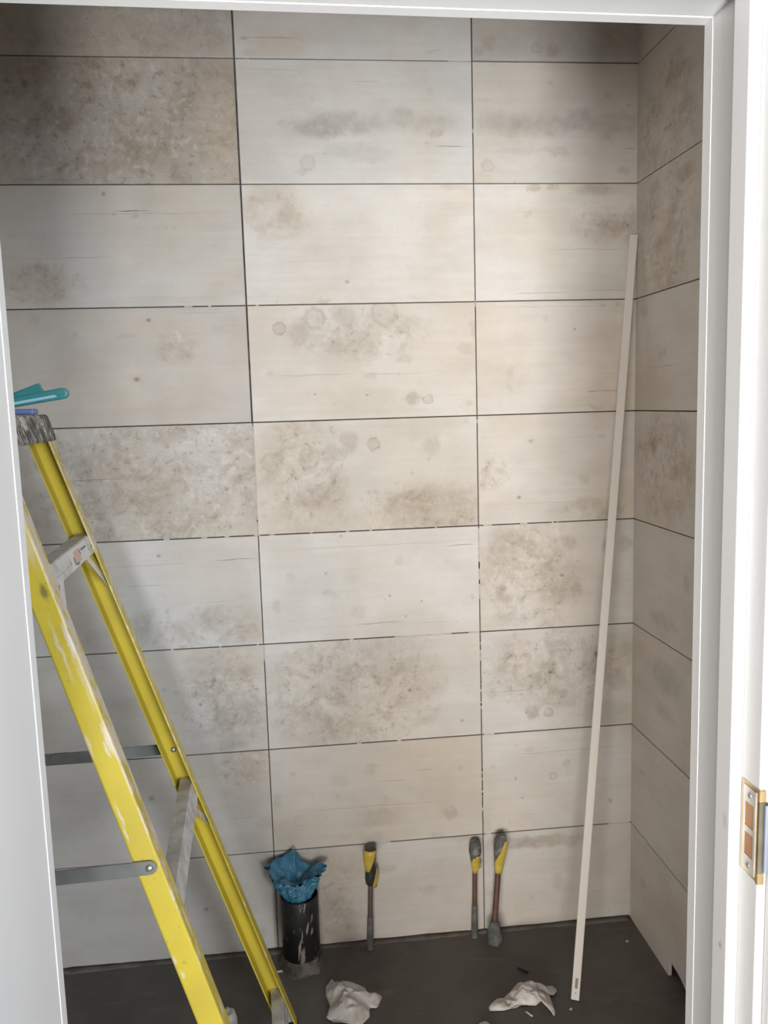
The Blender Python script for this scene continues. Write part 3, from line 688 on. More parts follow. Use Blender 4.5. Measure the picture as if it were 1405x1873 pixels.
def ladder_yellow():
    m, T, b = new_mat('yellow_fibreglass', 0.42, 0.4)
    co = T.n('ShaderNodeTexCoord').outputs['Object']
    n1 = T.noise(co, 7, 5, 0.6).outputs[0]
    n2 = T.noise(T.vmath('MULTIPLY', co, (70, 70, 12)), 1.0, 4, 0.65, 0.5).outputs[0]
    n3 = T.noise(co, 90, 3, 0.5).outputs[0]
    col = T.mix(T.mapr(n1, 0.35, 0.68), (0.56, 0.445, 0.042), (0.49, 0.385, 0.045))
    col = T.mix(T.mapr(n3, 0.66, 0.74, 0, 0.5), col, (0.25, 0.2, 0.06))
    # whitish paint rubbed on to the front flanges
    d = T.vmath('DOT_PRODUCT', co, (1.0, 0.0, TL))
    fl = T.mapr(d, HH - 0.0035, HH - 0.0012)
    sep = T.n('ShaderNodeSeparateXYZ', {0: co}).outputs
    zz = sep[2]
    thr = T.mapr(zz, 0.45, 1.15, 0.63, 0.50, 'LINEAR')
    near = T.mapr(sep[1], 0.05, -0.05, -0.02, 1.0)
    pm = T.math('MULTIPLY', fl, T.mapr(T.math('SUBTRACT', T.math('ADD', n2, T.math('MULTIPLY', near, 0.055)), thr), -0.03, 0.06))
    # rubbed smears on the outer web of the near rail
    web = T.mapr(sep[1], -0.15, -0.18)
    u = T.n('ShaderNodeCombineXYZ', {0: d, 1: 0.0, 2: zz}).outputs[0]
    wv = T.vmath('ADD', u, T.vmath('MULTIPLY', T.vmath('SUBTRACT', T.noise(co, 45, 4).outputs[1], (0.5, 0.5, 0.5)), (0.014, 0, 0.03)))
    sm = 0.0
    for cx, cz, rx, rz, s in ((0.017, 1.172, 0.006, 0.035, 0.95), (-0.001, 1.155, 0.004, 0.06, 0.55), (-0.019, 0.995, 0.005, 0.03, 0.5),
                              (0.018, 1.000, 0.006, 0.035, 0.8), (0.010, 0.985, 0.003, 0.016, 0.8), (-0.012, 0.868, 0.003, 0.024, 0.7),
                              (-0.014, 0.835, 0.003, 0.018, 0.7), (-0.019, 0.765, 0.006, 0.012, 0.6), (0.016, 1.10, 0.008, 0.06, 0.35),
                              (-0.018, 0.60, 0.004, 0.012, 0.5), (-0.014, 0.575, 0.005, 0.008, 0.55), (0.010, 1.34, 0.014, 0.05, 0.45)):
        k = T.math('MULTIPLY', T.blob(wv, cx, cz, rx, rz, 0.3), s)
        sm = T.math('MAXIMUM', k, sm)
    sm = T.math('MULTIPLY', sm, web)
    allp = T.math('MAXIMUM', T.math('MULTIPLY', pm, 0.9), sm)
    col = T.mix(allp, col, (0.66, 0.58, 0.50))
    sc = T.math('MULTIPLY', T.math('MULTIPLY', T.blob(wv, 0.008, 1.255, 0.009, 0.02, 0.2), web), 0.7)
    col = T.mix(sc, col, (0.07, 0.065, 0.05))
    T.t.links.new(col, b.inputs['Base Color'])
    add_bump(T, b, n2, 0.1, 0.001)
    return m


yellow = ladder_yellow()
cap_m, T, cb = new_mat('painted_black_plastic', 0.5, 0.35)
co = T.n('ShaderNodeTexCoord').outputs['Object']
n1 = T.noise(T.vmath('MULTIPLY', co, (34, 48, 26)), 1.0, 5, 0.6, 2.0).outputs[0]
n2 = T.noise(T.vmath('MULTIPLY', co, (14, 22, 14)), 1.0, 3, 0.6).outputs[0]
cc = T.mix(T.mapr(n1, 0.5, 0.60), (0.04, 0.04, 0.042), (0.36, 0.35, 0.34))
cc = T.mix(T.math('MULTIPLY', T.mapr(n2, 0.52, 0.62), T.mapr(n1, 0.42, 0.5)), cc, (0.62, 0.59, 0.53))
T.t.links.new(cc, cb.inputs['Base Color'])
alu = noisy('scuffed_aluminium', (0.42, 0.42, 0.43), (0.62, 0.62, 0.62), 25, 0.5, 0.5, metal=0.35, bump=0.2)
alu_paint = noisy('paint_spattered_aluminium', (0.50, 0.50, 0.49), (0.68, 0.67, 0.65), 30, 0.6, 0.4, metal=0.1, bump=0.2)
galv = noisy('green_grey_steel', (0.17, 0.18, 0.17), (0.235, 0.245, 0.23), 14, 0.4, 0.5, metal=0.45, bump=0.05)
rubber = noisy('black_rubber', (0.03, 0.03, 0.03), (0.06, 0.058, 0.055), 30, 0.8, 0.2)


def wz(z):
    return (W0 - KW * z) / 2


def lp(z, nf, lat):
    return (-z * TL + nf, lat, z)


def channel(sign, z0, z1, tan_, n0, b, fl, th=0.0035):
    """C section rail, opening towards the middle of the ladder; n centre = n0 - z * tan_"""
    r = 0.004
    prof = [(b, fl), (b, r), (b - r * .3, r * .3), (b - r, 0), (-b + r, 0), (-b + r * .3, r * .3), (-b, r), (-b, fl),
            (-b + th, fl), (-b + th, th), (b - th, th), (b - th, fl)]
    V, Fc = [], []
    for z in (z0, z1):
        for nf, q in prof:
            V.append((n0 - z * tan_ + nf, sign * (wz(z) - q), z))
    k = len(prof)
    for i in range(k):
        j = (i + 1) % k
        Fc.append((i, j, k + j, k + i))
    for e in (0, k):
        # end caps as three quads
        Fc += [(e + 0, e + 1, e + 10, e + 11), (e + 7, e + 8, e + 9, e + 6), (e + 1, e + 2, e + 3, e + 10), (e + 3, e + 4, e + 9, e + 10),
               (e + 4, e + 5, e + 6, e + 9)]
    return mesh('rail', V, Fc)


ZT = 1.50
for s in (1, -1):
    o = link('rear_rail', channel(s, 0.009, ZT, TL, 0.0, HH, FL), yellow, lad)
    # shoe and rubber foot
    V, Fc = hexa([lp(z, nf, s * (wz(z) - q)) for z, (na, nb_) in ((0.012, (-HH, HH)), (0.075, (-HH, HH)))
                  for nf, q in ((na + .004, 0.0042), (nb_ - .004, 0.0042), (nb_ - .004, 0.016), (na + .004, 0.016))])
    link('shoe', mesh('shoe', V, Fc), alu, lad)
    V, Fc = hexa([lp(z, nf, s * (wz(z) - q)) for z in (0.0, 0.010) for nf, q in ((-HH - .001, -.001), (HH + .001, -.001), (HH + .001, FL), (-HH - .001, FL))])
    bv(link('rubber_foot', mesh('rubber_foot', V, Fc), rubber, lad), 0.003)

# front (climbing) side, hidden behind the door lining in the photograph
TF = math.tan(math.radians(12.5))
NF0 = -ZT * TL - 0.115 - 0.0 + ZT * -TF
for s in (1, -1):
    o = link('front_rail', channel(s, 0.026, ZT, -TF, NF0, 0.036, 0.028), yellow, lad)
    V, Fc = hexa([(NF0 + z * TF + nf, s * (wz(z) - q), z) for z in (0.0, 0.025) for nf, q in ((-.042, -.004), (.042, -.004), (.042, .03), (-.042, .03))])
    bv(link('rubber_foot', mesh('rubber_foot', V, Fc), rubber, lad), 0.003)
for z in (0.29, 0.58, 0.87, 1.16):
    w = wz(z) - 0.005
    V, Fc = hexa([(NF0 + z * TF + nf, la, z + dz) for dz in (-0.028, 0.0) for nf, la in ((-.03, -w), (.03, -w), (.03, w), (-.03, w))])
    bv(link('step', mesh('step', V, Fc), alu, lad), 0.003)

# rear braces with their diagonal gussets
white_lbl = noisy('sticker_white', (0.66, 0.65, 0.63), (0.72, 0.71, 0.69), 30, 0.5, 0.3, bump=0)
red_lbl = noisy('sticker_red', (0.62, 0.40, 0.35), (0.68, 0.48, 0.43), 60, 0.5, 0.3, bump=0)
dark_lbl = noisy('sticker_ink', (0.14, 0.14, 0.15), (0.22, 0.22, 0.23), 60, 0.5, 0.3, bump=0)


def brace(z0, z1, mat, sticker=False):
    w = wz(z0) - 0.0055
    nb_ = HH - 0.0042
    # folded strip: front face and tread, with two shallow ribs pressed into the front
    def sec(z, n_in):
        return n_in
    prof = [(0.0, 0.0), (0.0, 0.30), (-0.0015, 0.34), (-0.0015, 0.44), (0.0, 0.48), (0.0, 0.96), (-0.002, 1.0), (-0.028, 1.0), (-0.028, 0.93),
            (-0.004, 0.93), (-0.004, 0.0)]
    V, Fc = [], []
    for la in (-w, w):
        for dn, t in prof:
            z = z0 + (z1 - z0) * t
            V.append(lp(z, nb_ + dn, la))
    k = len(prof)
    for i in range(k):
        j = (i + 1) % k
        Fc.append((i, j, k + j, k + i))
    for e in (0, k):
        Fc += [(e + 6, e + 7, e + 8, e + 9), (e + 0, e + 1, e + 2, e + 3, e + 4, e + 5, e + 6, e + 9, e + 10)]
    o = link('rear_brace', mesh('rear_brace', V, Fc), mat, lad)
    for s in (1, -1):
        # rivet near each end
        z = (z0 + z1) / 2
        c = Vector(lp(z, nb_ + 0.0002, s * (w - 0.03)))
        V, Fc = lathe([(0.0045, 0), (0.0042, 0.0012), (0.0022, 0.0024)], 12)
        V = [(c.x + v[2], c.y + v[0], c.z + v[1]) for v in V]
        link('rivet', mesh('rivet', V, Fc, smooth=True), steel, o)
    if sticker:
        q = []
        def pl(la0, la1, t0, t1, up, mi):
            za, zb = z0 + (z1 - z0) * t0, z0 + (z1 - z0) * t1
            P = [lp(za, nb_ + 0.0001, la0), lp(za, nb_ + 0.0001, la1), lp(zb, nb_ + 0.0001, la1), lp(zb, nb_ + 0.0001, la0)]
            P += [(p[0] + up, p[1], p[2]) for p in P]
            v, f = hexa(P)
            q.append((v, f, mi))
        pl(w - 0.235, w - 0.075, 0.04, 0.93, 0.0005, 0)
        pl(w - 0.205, w - 0.155, 0.18, 0.80, 0.0008, 1)
        pl(w - 0.215, w - 0.205, 0.15, 0.55, 0.0009, 2)
        pl(w - 0.205, w - 0.180, 0.10, 0.2, 0.0009, 2)
        pl(w - 0.155, w - 0.148, 0.45, 0.75, 0.0009, 2)
        pl(w - 0.138, w - 0.09, 0.58, 0.68, 0.0009, 2)
        V, Fc, MI = join(q)
        st = link('warning_sticker', mesh('warning_sticker', V, Fc, mi=MI), [white_lbl, red_lbl, dark_lbl], o)
        st['label'] = 'worn pictogram sticker'
    return o


def gusset(zb, s, mat):
    """flat strap from the brace down to the rail"""
    w = wz(zb)
    a = Vector(lp(zb + 0.006, HH - 0.007, s * (w - 0.105)))
    b = Vector(lp(zb - 0.085, HH - 0.007, s * (wz(zb - .085) - 0.006)))
    d = (b - a).normalized()
    nn = Vector((1, 0, TL)).normalized()
    u = nn.cross(d).normalized() * 0.0085
    V = []
    for off in (0.0, -0.0025):
        for p, k in ((a, 1), (a, -1), (b, -1), (b, 1)):
            V.append(p + u * k + nn * off)
    V, Fc = hexa(V)
    return bv(link('gusset_strap', mesh('gusset_strap', V, Fc), mat, lad), 0.0008, 1)


for i, (za, zb) in enumerate(((1.254, 1.291), (0.665, 0.702), (0.070, 0.106))):
    brace(za, zb, alu_paint if i == 0 else alu, sticker=(i == 0))
    if i < 2:
        for s in (1, -1):
            gusset(za, s, alu_paint if i == 0 else alu)

# spreader bars: flat straps riveted to the outer faces, in two hinged halves
for s in (1, -1):
    z = 0.772
    y0 = s * (wz(z) + 0.0015)
    y1 = s * (wz(z) + 0.0048)
    n0 = -z * TL + (0.003 if s < 0 else 0.0)
    n1 = NF0 + z * TF
    nm = n0 + (n1 - n0) * 0.5
    root_o = None
    for (a, b_, dy) in ((n0, nm - 0.012, 0.0), (nm + 0.012, n1, 0.0035 * s)):
        V = []
        hw = 0.0128
        pts = []
        for k in range(9):
            t = -PI / 2 + PI * k / 8
            pts.append((a + hw * math.cos(t), z + hw * math.sin(t)))
        for k in range(9):
            t = PI / 2 + PI * k / 8
            pts.append((b_ + hw * math.cos(t), z + hw * math.sin(t)))
        k = len(pts)
        V = [(x, y0 + dy, zz) for x, zz in pts] + [(x, y1 + dy, zz) for x, zz in pts]
        Fc = [tuple(range(k)), tuple(range(k, 2 * k))] + [(i, (i + 1) % k, (i + 1) % k + k, i + k) for i in range(k)]
        o = link('spreader_bar', mesh('spreader_bar', V, Fc), galv, lad)
        o['label'] = 'green grey steel locking bar'
        bv(o, 0.0008, 1)
        root_o = root_o or o
    for px in (n0, nm):
        for side in ((s, -s) if px == n0 else (s,)):
            V, Fc = lathe([(0.0068, 0), (0.0064, 0.0018), (0.0040, 0.0036), (0.001, 0.0042)], 14)
            base = (y1 + (0.0035 * s if px == nm else 0)) if side == s else s * (wz(z) - 0.0036)
            V = [(px + v[0], base + side * v[2], z + v[1]) for v in V]
            link('rivet', mesh('rivet', V, Fc, smooth=True), steel, root_o)

# top cap
zc0, zc1 = 1.4925, 1.5475
w = wz(ZT)
nr0, nr1 = -zc0 * TL + HH + 0.006, -zc1 * TL + HH + 0.008
nl0, nl1 = NF0 + zc0 * TF - 0.045, NF0 + zc0 * TF - 0.028
V, Fc = hexa([(nl0, -w - .012, zc0), (nr0, -w - .012, zc0), (nr0, w + .012, zc0), (nl0, w + .012, zc0),
              (nl1, -w - .004, zc1), (nr1, -w - .004, zc1), (nr1, w + .004, zc1), (nl1, w + .004, zc1)])
cap = bv(link('top_cap', mesh('top_cap', V, Fc), cap_m, lad), 0.006, 3)
cap['label'] = 'black plastic top cap spattered with white paint'

# ------------------------------------------------------------------ tools on the cap
teal = noisy('teal_plastic', (0.035, 0.20, 0.215), (0.05, 0.25, 0.26), 12, 0.32, 0.5, bump=0)
teal_hi = noisy('teal_highlight', (0.30, 0.52, 0.62), (0.36, 0.58, 0.68), 12, 0.3, 0.5, bump=0)
navy = noisy('violet_blue_plastic', (0.12, 0.16, 0.36), (0.15, 0.21, 0.42), 10, 0.4, 0.5, bump=0)


def world_of(nf, lat, z):
    c, s = math.cos(YAW), math.sin(YAW)
    return Vector((BX + nf * c - lat * s, BY + nf * s + lat * c, z))


# flat violet blue block
pb = world_of(nr1 - 0.052, 0.12, zc1 + 0.0004)
holder = empty('plastic_holder', pb, YAW)
tag(holder, 'violet-blue flat plastic holder lying on the black ladder cap', 'holder')
V, Fc = hexa(box_pts(-0.07, 0.050, -0.02, 0.02, 0, 0.0112))
bv(link('body', mesh('holder_body', V, Fc), navy, holder), 0.004, 3)
V, Fc = hexa(box_pts(-0.06, 0.005, -0.013, 0.013, 0.0108, 0.0136))
bv(link('ridge', mesh('holder_ridge', V, Fc), navy, holder), 0.002, 2)

# teal tool: long rounded handle with a painted pale highlight and a raised flap
pt_ = world_of(nr1 - 0.033, 0.12, zc1 + 0.0150)
tool = empty('hand_tool', pt_, YAW)
tool.rotation_euler = (0, math.radians(-9), YAW)
tag(tool, 'teal plastic hand tool with rounded end on the blue holder, overhanging the ladder cap', 'tool')
pts = [(-0.035, -0.0)] + [(-0.035, 0.016)]
prof = []
L_ = 0.098
for k in range(11):
    t = -PI / 2 + PI * k / 10
    prof.append((L_ - 0.011 + 0.011 * math.cos(t), 0.012 + 0.011 * math.sin(t)))
prof += [(-0.03, 0.021), (-0.03, 0.003)]
k = len(prof)
V = [(x, -0.012, z) for x, z in prof] + [(x, 0.012, z) for x, z in prof]
Fc = [tuple(range(k)), tuple(range(k, 2 * k))] + [(i, (i + 1) % k, (i + 1) % k + k, i + k) for i in range(k)]
bv(link('handle', mesh('tool_handle', V, Fc), teal, tool), 0.003, 3)
V, Fc = hexa([(-0.02, -0.0135, 0.0065), (0.078, -0.0135, 0.0065), (0.078, -0.0115, 0.0065), (-0.02, -0.0115, 0.0065),
              (-0.02, -0.0132, 0.0115), (0.074, -0.0132, 0.0115), (0.074, -0.0115, 0.0115), (-0.02, -0.0115, 0.0115)])
link('highlight_strip', mesh('tool_highlight', V, Fc), teal_hi, tool)['label'] = 'pale blue highlight painted along the handle'
V, Fc = hexa([(-0.028, -0.010, 0.0205), (0.052, -0.010, 0.0205), (0.052, 0.010, 0.0205), (-0.028, 0.010, 0.0205),
              (-0.018, -0.008, 0.027), (0.048, -0.008, 0.040), (0.048, 0.008, 0.040), (-0.018, 0.008, 0.027)])
bv(link('flap', mesh('tool_flap', V, Fc), teal, tool), 0.0015, 2)

# ------------------------------------------------------------------ soil pipe with the bag
PX, PY, PR = 0.0655, -0.0580, 0.0525
soil_m, T, sb = new_mat('mortar_streaked_black_pipe', 0.5, 0.4)
co = T.n('ShaderNodeTexCoord').outputs['Object']
s1 = T.noise(T.vmath('MULTIPLY', co, (60, 60, 14)), 1.0, 4, 0.6, 0.3).outputs[0]
s2 = T.noise(co, 14, 4, 0.6).outputs[0]
sc = T.mix(T.mapr(s2, 0.35, 0.7), (0.013, 0.0135, 0.014), (0.030, 0.030, 0.030))
sc = T.mix(T.mapr(s1, 0.60, 0.66, 0, 0.8), sc, (0.40, 0.36, 0.31))
wv = T.vmath('ADD', co, T.vmath('MULTIPLY', T.vmath('SUBTRACT', T.noise(co, 50, 3).outputs[1], (0.5, 0.5, 0.5)), (0.006, 0, 0.012)))
sepx = T.n('ShaderNodeSeparateXYZ', {0: wv}).outputs
front = T.mapr(sepx[1], -0.03, -0.045)
tilt = T.n('ShaderNodeCombineXYZ', {0: T.math('SUBTRACT', sepx[0], T.math('MULTIPLY', sepx[2], 0.17)), 1: 0.0, 2: sepx[2]}).outputs[0]
for cx, cz, rx, rz, s in ((-0.0155, 0.072, 0.0035, 0.036, 0.95), (-0.0045, 0.046, 0.0065, 0.032, 0.75), (-0.002, 0.13, 0.003, 0.02, 0.8),
                          (0.012, 0.115, 0.004, 0.01, 0.6), (-0.018, 0.19, 0.002, 0.015, 0.6), (0.006, 0.155, 0.003, 0.014, 0.5),
                          (0.0, 0.008, 0.02, 0.012, 0.5), (0.03, 0.06, 0.003, 0.012, 0.55)):
    sc = T.mix(T.math('MULTIPLY', T.math('MULTIPLY', T.blob(tilt, cx, cz, rx, rz, 0.5), front), s), sc, (0.44, 0.39, 0.33))
T.t.links.new(sc, sb.inputs['Base Color'])
soil = empty('soil_pipe', (PX, PY, 0))
tag(soil, 'black soil pipe stub streaked with mortar standing by the back wall', 'pipe')
V, Fc = lathe([(PR, -0.02), (PR, 0.203), (PR - 0.0008, 0.2045), (PR - 0.0032, 0.2045), (PR - 0.004, 0.203), (PR - 0.004, 0.02)], 40, close=True)
link('pipe_barrel', mesh('pipe_barrel', V, Fc, smooth=True), soil_m, soil)
for p in soil.children[0].data.polygons:
    p.use_smooth = abs(p.normal.z) < 0.6
mort = noisy('wet_mortar', (0.075, 0.068, 0.06), (0.16, 0.145, 0.125), 45, 0.85, 0.2, bump=0.6)
V, Fc = lathe([(0.0527, 0.030), (0.0545, 0.022), (0.0580, 0.012), (0.0635, 0.004), (0.066, -0.003)], 40,
              wob=lambda a, z: 1 + (0.20 * noise.noise(Vector((math.cos(a) * 3.2, math.sin(a) * 3.2, 3.3))) - (0.12 if math.sin(a) > 0.3 else 0)
                                    + 0.16 * max(0, math.cos(a + 1.75)) ** 5) * min(1, max(0, (0.034 - z) / 0.02)) if True else 1, close=False)
V = [(v[0], min(v[1], 0.0555), v[2]) for v in V]
link('mortar_collar', mesh('mortar_collar', V, Fc, smooth=True), mort, soil)['label'] = 'rough mortar around the foot of the pipe'

# blue plastic bag stuffed into the pipe
bag_m, T, bb = new_mat('blue_plastic_film', 0.38, 0.5)
co = T.n('ShaderNodeTexCoord').outputs['Object']
b1 = T.noise(co, 28, 4, 0.6).outputs[0]
bc = T.mix(T.mapr(b1, 0.35, 0.7), (0.035, 0.145, 0.245), (0.075, 0.235, 0.345))
bc = T.mix(T.mapr(T.noise(co, 70, 3).outputs[0], 0.62, 0.74, 0, 0.6), bc, (0.25, 0.36, 0.42))
T.t.links.new(bc, bb.inputs['Base Color'])
add_bump(T, bb, b1, 0.5, 0.004)
NB, NTT = 84, 26
lobes = [  # angle (deg), reach at the rim, height at the rim
    (0, 0.076, 0.074), (12, 0.072, 0.078), (32, 0.050, 0.066), (60, 0.044, 0.072), (85, 0.040, 0.090), (104, 0.036, 0.118), (115, 0.038, 0.106), (135, 0.056, 0.092),
    (160, 0.072, 0.090), (182, 0.076, 0.080), (205, 0.072, 0.062), (235, 0.058, 0.056), (262, 0.048, 0.050), (275, 0.042, 0.050), (295, 0.052, 0.060),
    (320, 0.060, 0.066), (345, 0.072, 0.070), (360, 0.076, 0.074)]


def lob(a):
    d = math.degrees(a) % 360
    for (a0, r0, h0), (a1, r1, h1) in zip(lobes, lobes[1:]):
        if a0 <= d <= a1:
            t = (d - a0) / (a1 - a0)
            t = t * t * (3 - 2 * t)
            return r0 + (r1 - r0) * t, h0 + (h1 - h0) * t
    return 0.06, 0.08


V, Fc = [], []
for i in range(NTT + 1):
    t = i / NTT
    for kk in range(NB):
        a = 2 * PI * kk / NB
        R_, H_ = lob(a)
        z = -0.006 + (H_ + 0.006) * t
        r_in = 0.040
        r = r_in + (R_ - r_in) * (max(0, (t - 0.12) / 0.88) ** 0.85)
        fold = 0.30 * math.sin(a * 7 + 2.0 * math.sin(a * 2)) + 0.22 * math.sin(a * 13 + 1.7)
        r *= 1 + fold * (0.10 + 0.10 * math.sin(PI * t))
        nzv = noise.noise_vector(Vector((math.cos(a) * 3.0, math.sin(a) * 3.0, t * 5.0)))
        rid = abs(noise.noise(Vector((math.cos(a) * 5.5, math.sin(a) * 5.5, t * 7.0 + 9))))
        r += 0.006 * nzv.x * t + (rid - 0.25) * 0.024 * t + 0.006 * noise.noise(Vector((math.cos(a) * 12, math.sin(a) * 12, t * 16))) * t
        if z < 0.006:
            r = min(r, 0.0455)
        x, y = r * math.cos(a), r * math.sin(a)
        y = min(y, 0.054)
        V.append((x, y, z + 0.006 * nzv.z * t))
for i in range(NTT):
    for kk in range(NB):
        k2 = (kk + 1) % NB
        Fc.append((i * NB + kk, i * NB + k2, (i + 1) * NB + k2, (i + 1) * NB + kk))
Fc.append(tuple(range(NB)))
# a crumpled inner fold that fills the mouth of the bag
base = len(V)
for i in range(9):
    t = i / 8
    for kk in range(NB):
        a = 2 * PI * kk / NB
        R_, H_ = lob(a)
        nzv = noise.noise(Vector((math.cos(a) * 2.5 * (1 - t) + 4, math.sin(a) * 2.5 * (1 - t), t * 4)))
        r = R_ * 0.97 * (1 - t) * (1 - 0.25 * t)
        z = H_ * (1 - t) + 0.030 * t + 0.022 * nzv * math.sin(PI * t)
        V.append((r * math.cos(a), min(r * math.sin(a), 0.053), z))
for i in range(8):
    for kk in range(NB):
        k2 = (kk + 1) % NB
        Fc.append((base + i * NB + kk, base + i * NB + k2, base + (i + 1) * NB + k2, base + (i + 1) * NB + kk))
o = link('plastic_bag', mesh('plastic_bag', V, Fc, smooth=True), bag_m)
o.location = (PX - 0.004, PY, 0.2045)
tag(o, 'crumpled blue plastic bag stuffed into the mouth of the black soil pipe', 'bag')

# ------------------------------------------------------------------ copper pipe tails
copper = noisy('dull_copper', (0.115, 0.062, 0.046), (0.17, 0.10, 0.075), 25, 0.5, 0.4, metal=0.25, bump=0.1)
copper2 = noisy('grey_brown_copper', (0.095, 0.075, 0.06), (0.15, 0.115, 0.09), 25, 0.55, 0.4, metal=0.2, bump=0.1)
sleeve_m = noisy('cement_grey_sleeve', (0.085, 0.088, 0.085), (0.155, 0.155, 0.148), 34, 0.8, 0.25, bump=0.3)
tape_b = noisy('black_tape', (0.03, 0.031, 0.032), (0.06, 0.06, 0.06), 40, 0.33, 0.5, bump=0.3)
tape_g = noisy('grey_dusty_tape', (0.10, 0.10, 0.10), (0.27, 0.265, 0.255), 45, 0.6, 0.3, bump=0.3, lo=0.45, hi=0.7)
tape_y = noisy('yellow_tape', (0.50, 0.37, 0.055), (0.60, 0.46, 0.09), 40, 0.4, 0.45, bump=0.3)


def patch(axis, rows, th=0.0009, seg=10):
    """strip of tape around an axis: rows of (z, angle0, angle1, radius0, radius1); angles in degrees, -90 faces the door"""
    V, Fc = [], []
    nr = len(rows)
    for lay in (0, th):
        for z, a0, a1, r0, r1 in rows:
            for k in range(seg + 1):
                t = k / seg
                a = math.radians(a0 + (a1 - a0) * t)
                r = r0 + (r1 - r0) * t + lay + 0.0016 * noise.noise(Vector((a * 3, z * 130, 2)))
                c = axis(z)
                V.append((c[0] + r * math.cos(a), c[1] + r * math.sin(a), z))
    w = seg + 1
    off = nr * w
    for i in range(nr - 1):
        for k in range(seg):
            q = (i * w + k, i * w + k + 1, (i + 1) * w + k + 1, (i + 1) * w + k)
            Fc.append(q)
            Fc.append(tuple(x + off for x in q))
    edge = [k for k in range(w)] + [i * w + seg for i in range(1, nr)] + [(nr - 1) * w + k for k in range(seg - 1, -1, -1)] + [i * w for i in range(nr - 2, 0, -1)]
    for i in range(len(edge)):
        a, b = edge[i], edge[(i + 1) % len(edge)]
        Fc.append((a, b, b + off, a + off))
    return V, Fc


def copper_tail(label, base, top, r, mat, sleeve_z, cap_prof, cap_mat, patches, blob=None):
    root = empty('copper_pipe', (base[0], base[1], 0))
    tag(root, label, 'pipe', 'taped copper pipe tails along the back wall')
    bx, by = base
    ht = top[2]

    def ax(z):
        t = z / ht
        return ((top[0] - bx) * t, (top[1] - by) * t)
    P = [(*ax(z), z) for z in (-0.015, 0.05, 0.12, 0.2, cap_prof[0][1] + 0.02)]
    V, Fc = tube(P, r)
    link('pipe', mesh('pipe', V, Fc, smooth=True), mat, root)
    zs = [-0.012, 0.0, sleeve_z * 0.4, sleeve_z * 0.85, sleeve_z, sleeve_z + 0.001]
    V, Fc = tube([(*ax(z), z) for z in zs], [r + .0035, r + .003, r + .0022, r + .0016, r + .0012, r - .0005])
    link('sleeve', mesh('sleeve', V, Fc, smooth=True), sleeve_m, root)['label'] = 'cement grey lower sleeve'
    V, Fc = [], []
    seg = 20
    for rr, z in cap_prof:
        c = ax(z)
        for k in range(seg):
            a = 2 * PI * k / seg
            q = rr * (1 + 0.12 * noise.noise(Vector((math.cos(a) * 1.6, math.sin(a) * 1.6, z * 40 + bx * 9))) + 0.07 * noise.noise(Vector((math.cos(a) * 4, math.sin(a) * 4, z * 150 + bx * 5))))
            V.append((c[0] + q * math.cos(a), c[1] + q * math.sin(a), z))
    for i in range(len(cap_prof) - 1):
        for k in range(seg):
            k2 = (k + 1) % seg
            Fc.append((i * seg + k, i * seg + k2, (i + 1) * seg + k2, (i + 1) * seg + k))
    Fc += [tuple(range(seg)), tuple((len(cap_prof) - 1) * seg + k for k in range(seg))]
    link('tape_cap', mesh('tape_cap', V, Fc, smooth=True), cap_mat, root)['label'] = 'dark tape closing the top end'
    for rows in patches:
        V, Fc = patch(ax, rows)
        link('tape_strip', mesh('tape_strip', V, Fc, smooth=True), tape_y, root)['label'] = 'yellow tape'
    if blob:
        V, Fc = lathe(blob[1], 18, blob[0], wob=lambda a, z: 1 + 0.42 * noise.noise(Vector((math.cos(a) * 1.8, math.sin(a) * 1.8 + 2, z * 38))))
        link('mortar_lump', mesh('mortar_lump', V, Fc, smooth=True), sleeve_m, root)
    return root


copper_tail('taped copper pipe beside the black soil pipe, yellow tape flaring at the top', (0.260, -0.032), (0.272, -0.032, 0.315), 0.0072, copper2, 0.098,
            [(0.0095, 0.196), (0.0150, 0.202), (0.0168, 0.222), (0.0150, 0.240), (0.0145, 0.262), (0.0155, 0.285), (0.0165, 0.302), (0.012, 0.309), (0.005, 0.311)], tape_b,
            [[(0.243, -150, -105, 0.0175, 0.0165), (0.258, -165, -85, 0.019, 0.0165), (0.275, -172, -62, 0.0205, 0.0168), (0.292, -175, -45, 0.0215, 0.0172), (0.306, -178, -35, 0.0215, 0.018)],
             [(0.193, -70, -25, 0.0125, 0.019), (0.205, -68, -15, 0.0165, 0.0205), (0.222, -55, -8, 0.0182, 0.021), (0.238, -38, -4, 0.0175, 0.0195), (0.250, -22, 0, 0.0165, 0.017)]])
copper_tail('thin copper pipe left of the tile joint, grey rounded tape cap above yellow tape', (0.567, -0.024), (0.573, -0.024, 0.31), 0.0070, copper, 0.098,
            [(0.009, 0.222), (0.0115, 0.236), (0.0155, 0.252), (0.0178, 0.268), (0.0172, 0.284), (0.0150, 0.293), (0.009, 0.299), (0.003, 0.300)], tape_g,
            [[(0.203, -130, -55, 0.0095, 0.0105), (0.218, -150, -45, 0.0115, 0.0125), (0.236, -155, -38, 0.0130, 0.0145), (0.250, -120, -35, 0.0160, 0.0165), (0.258, -85, -40, 0.0172, 0.0172)],
             [(0.216, -50, 5, 0.011, 0.0185), (0.229, -45, 8, 0.0125, 0.0200)]])
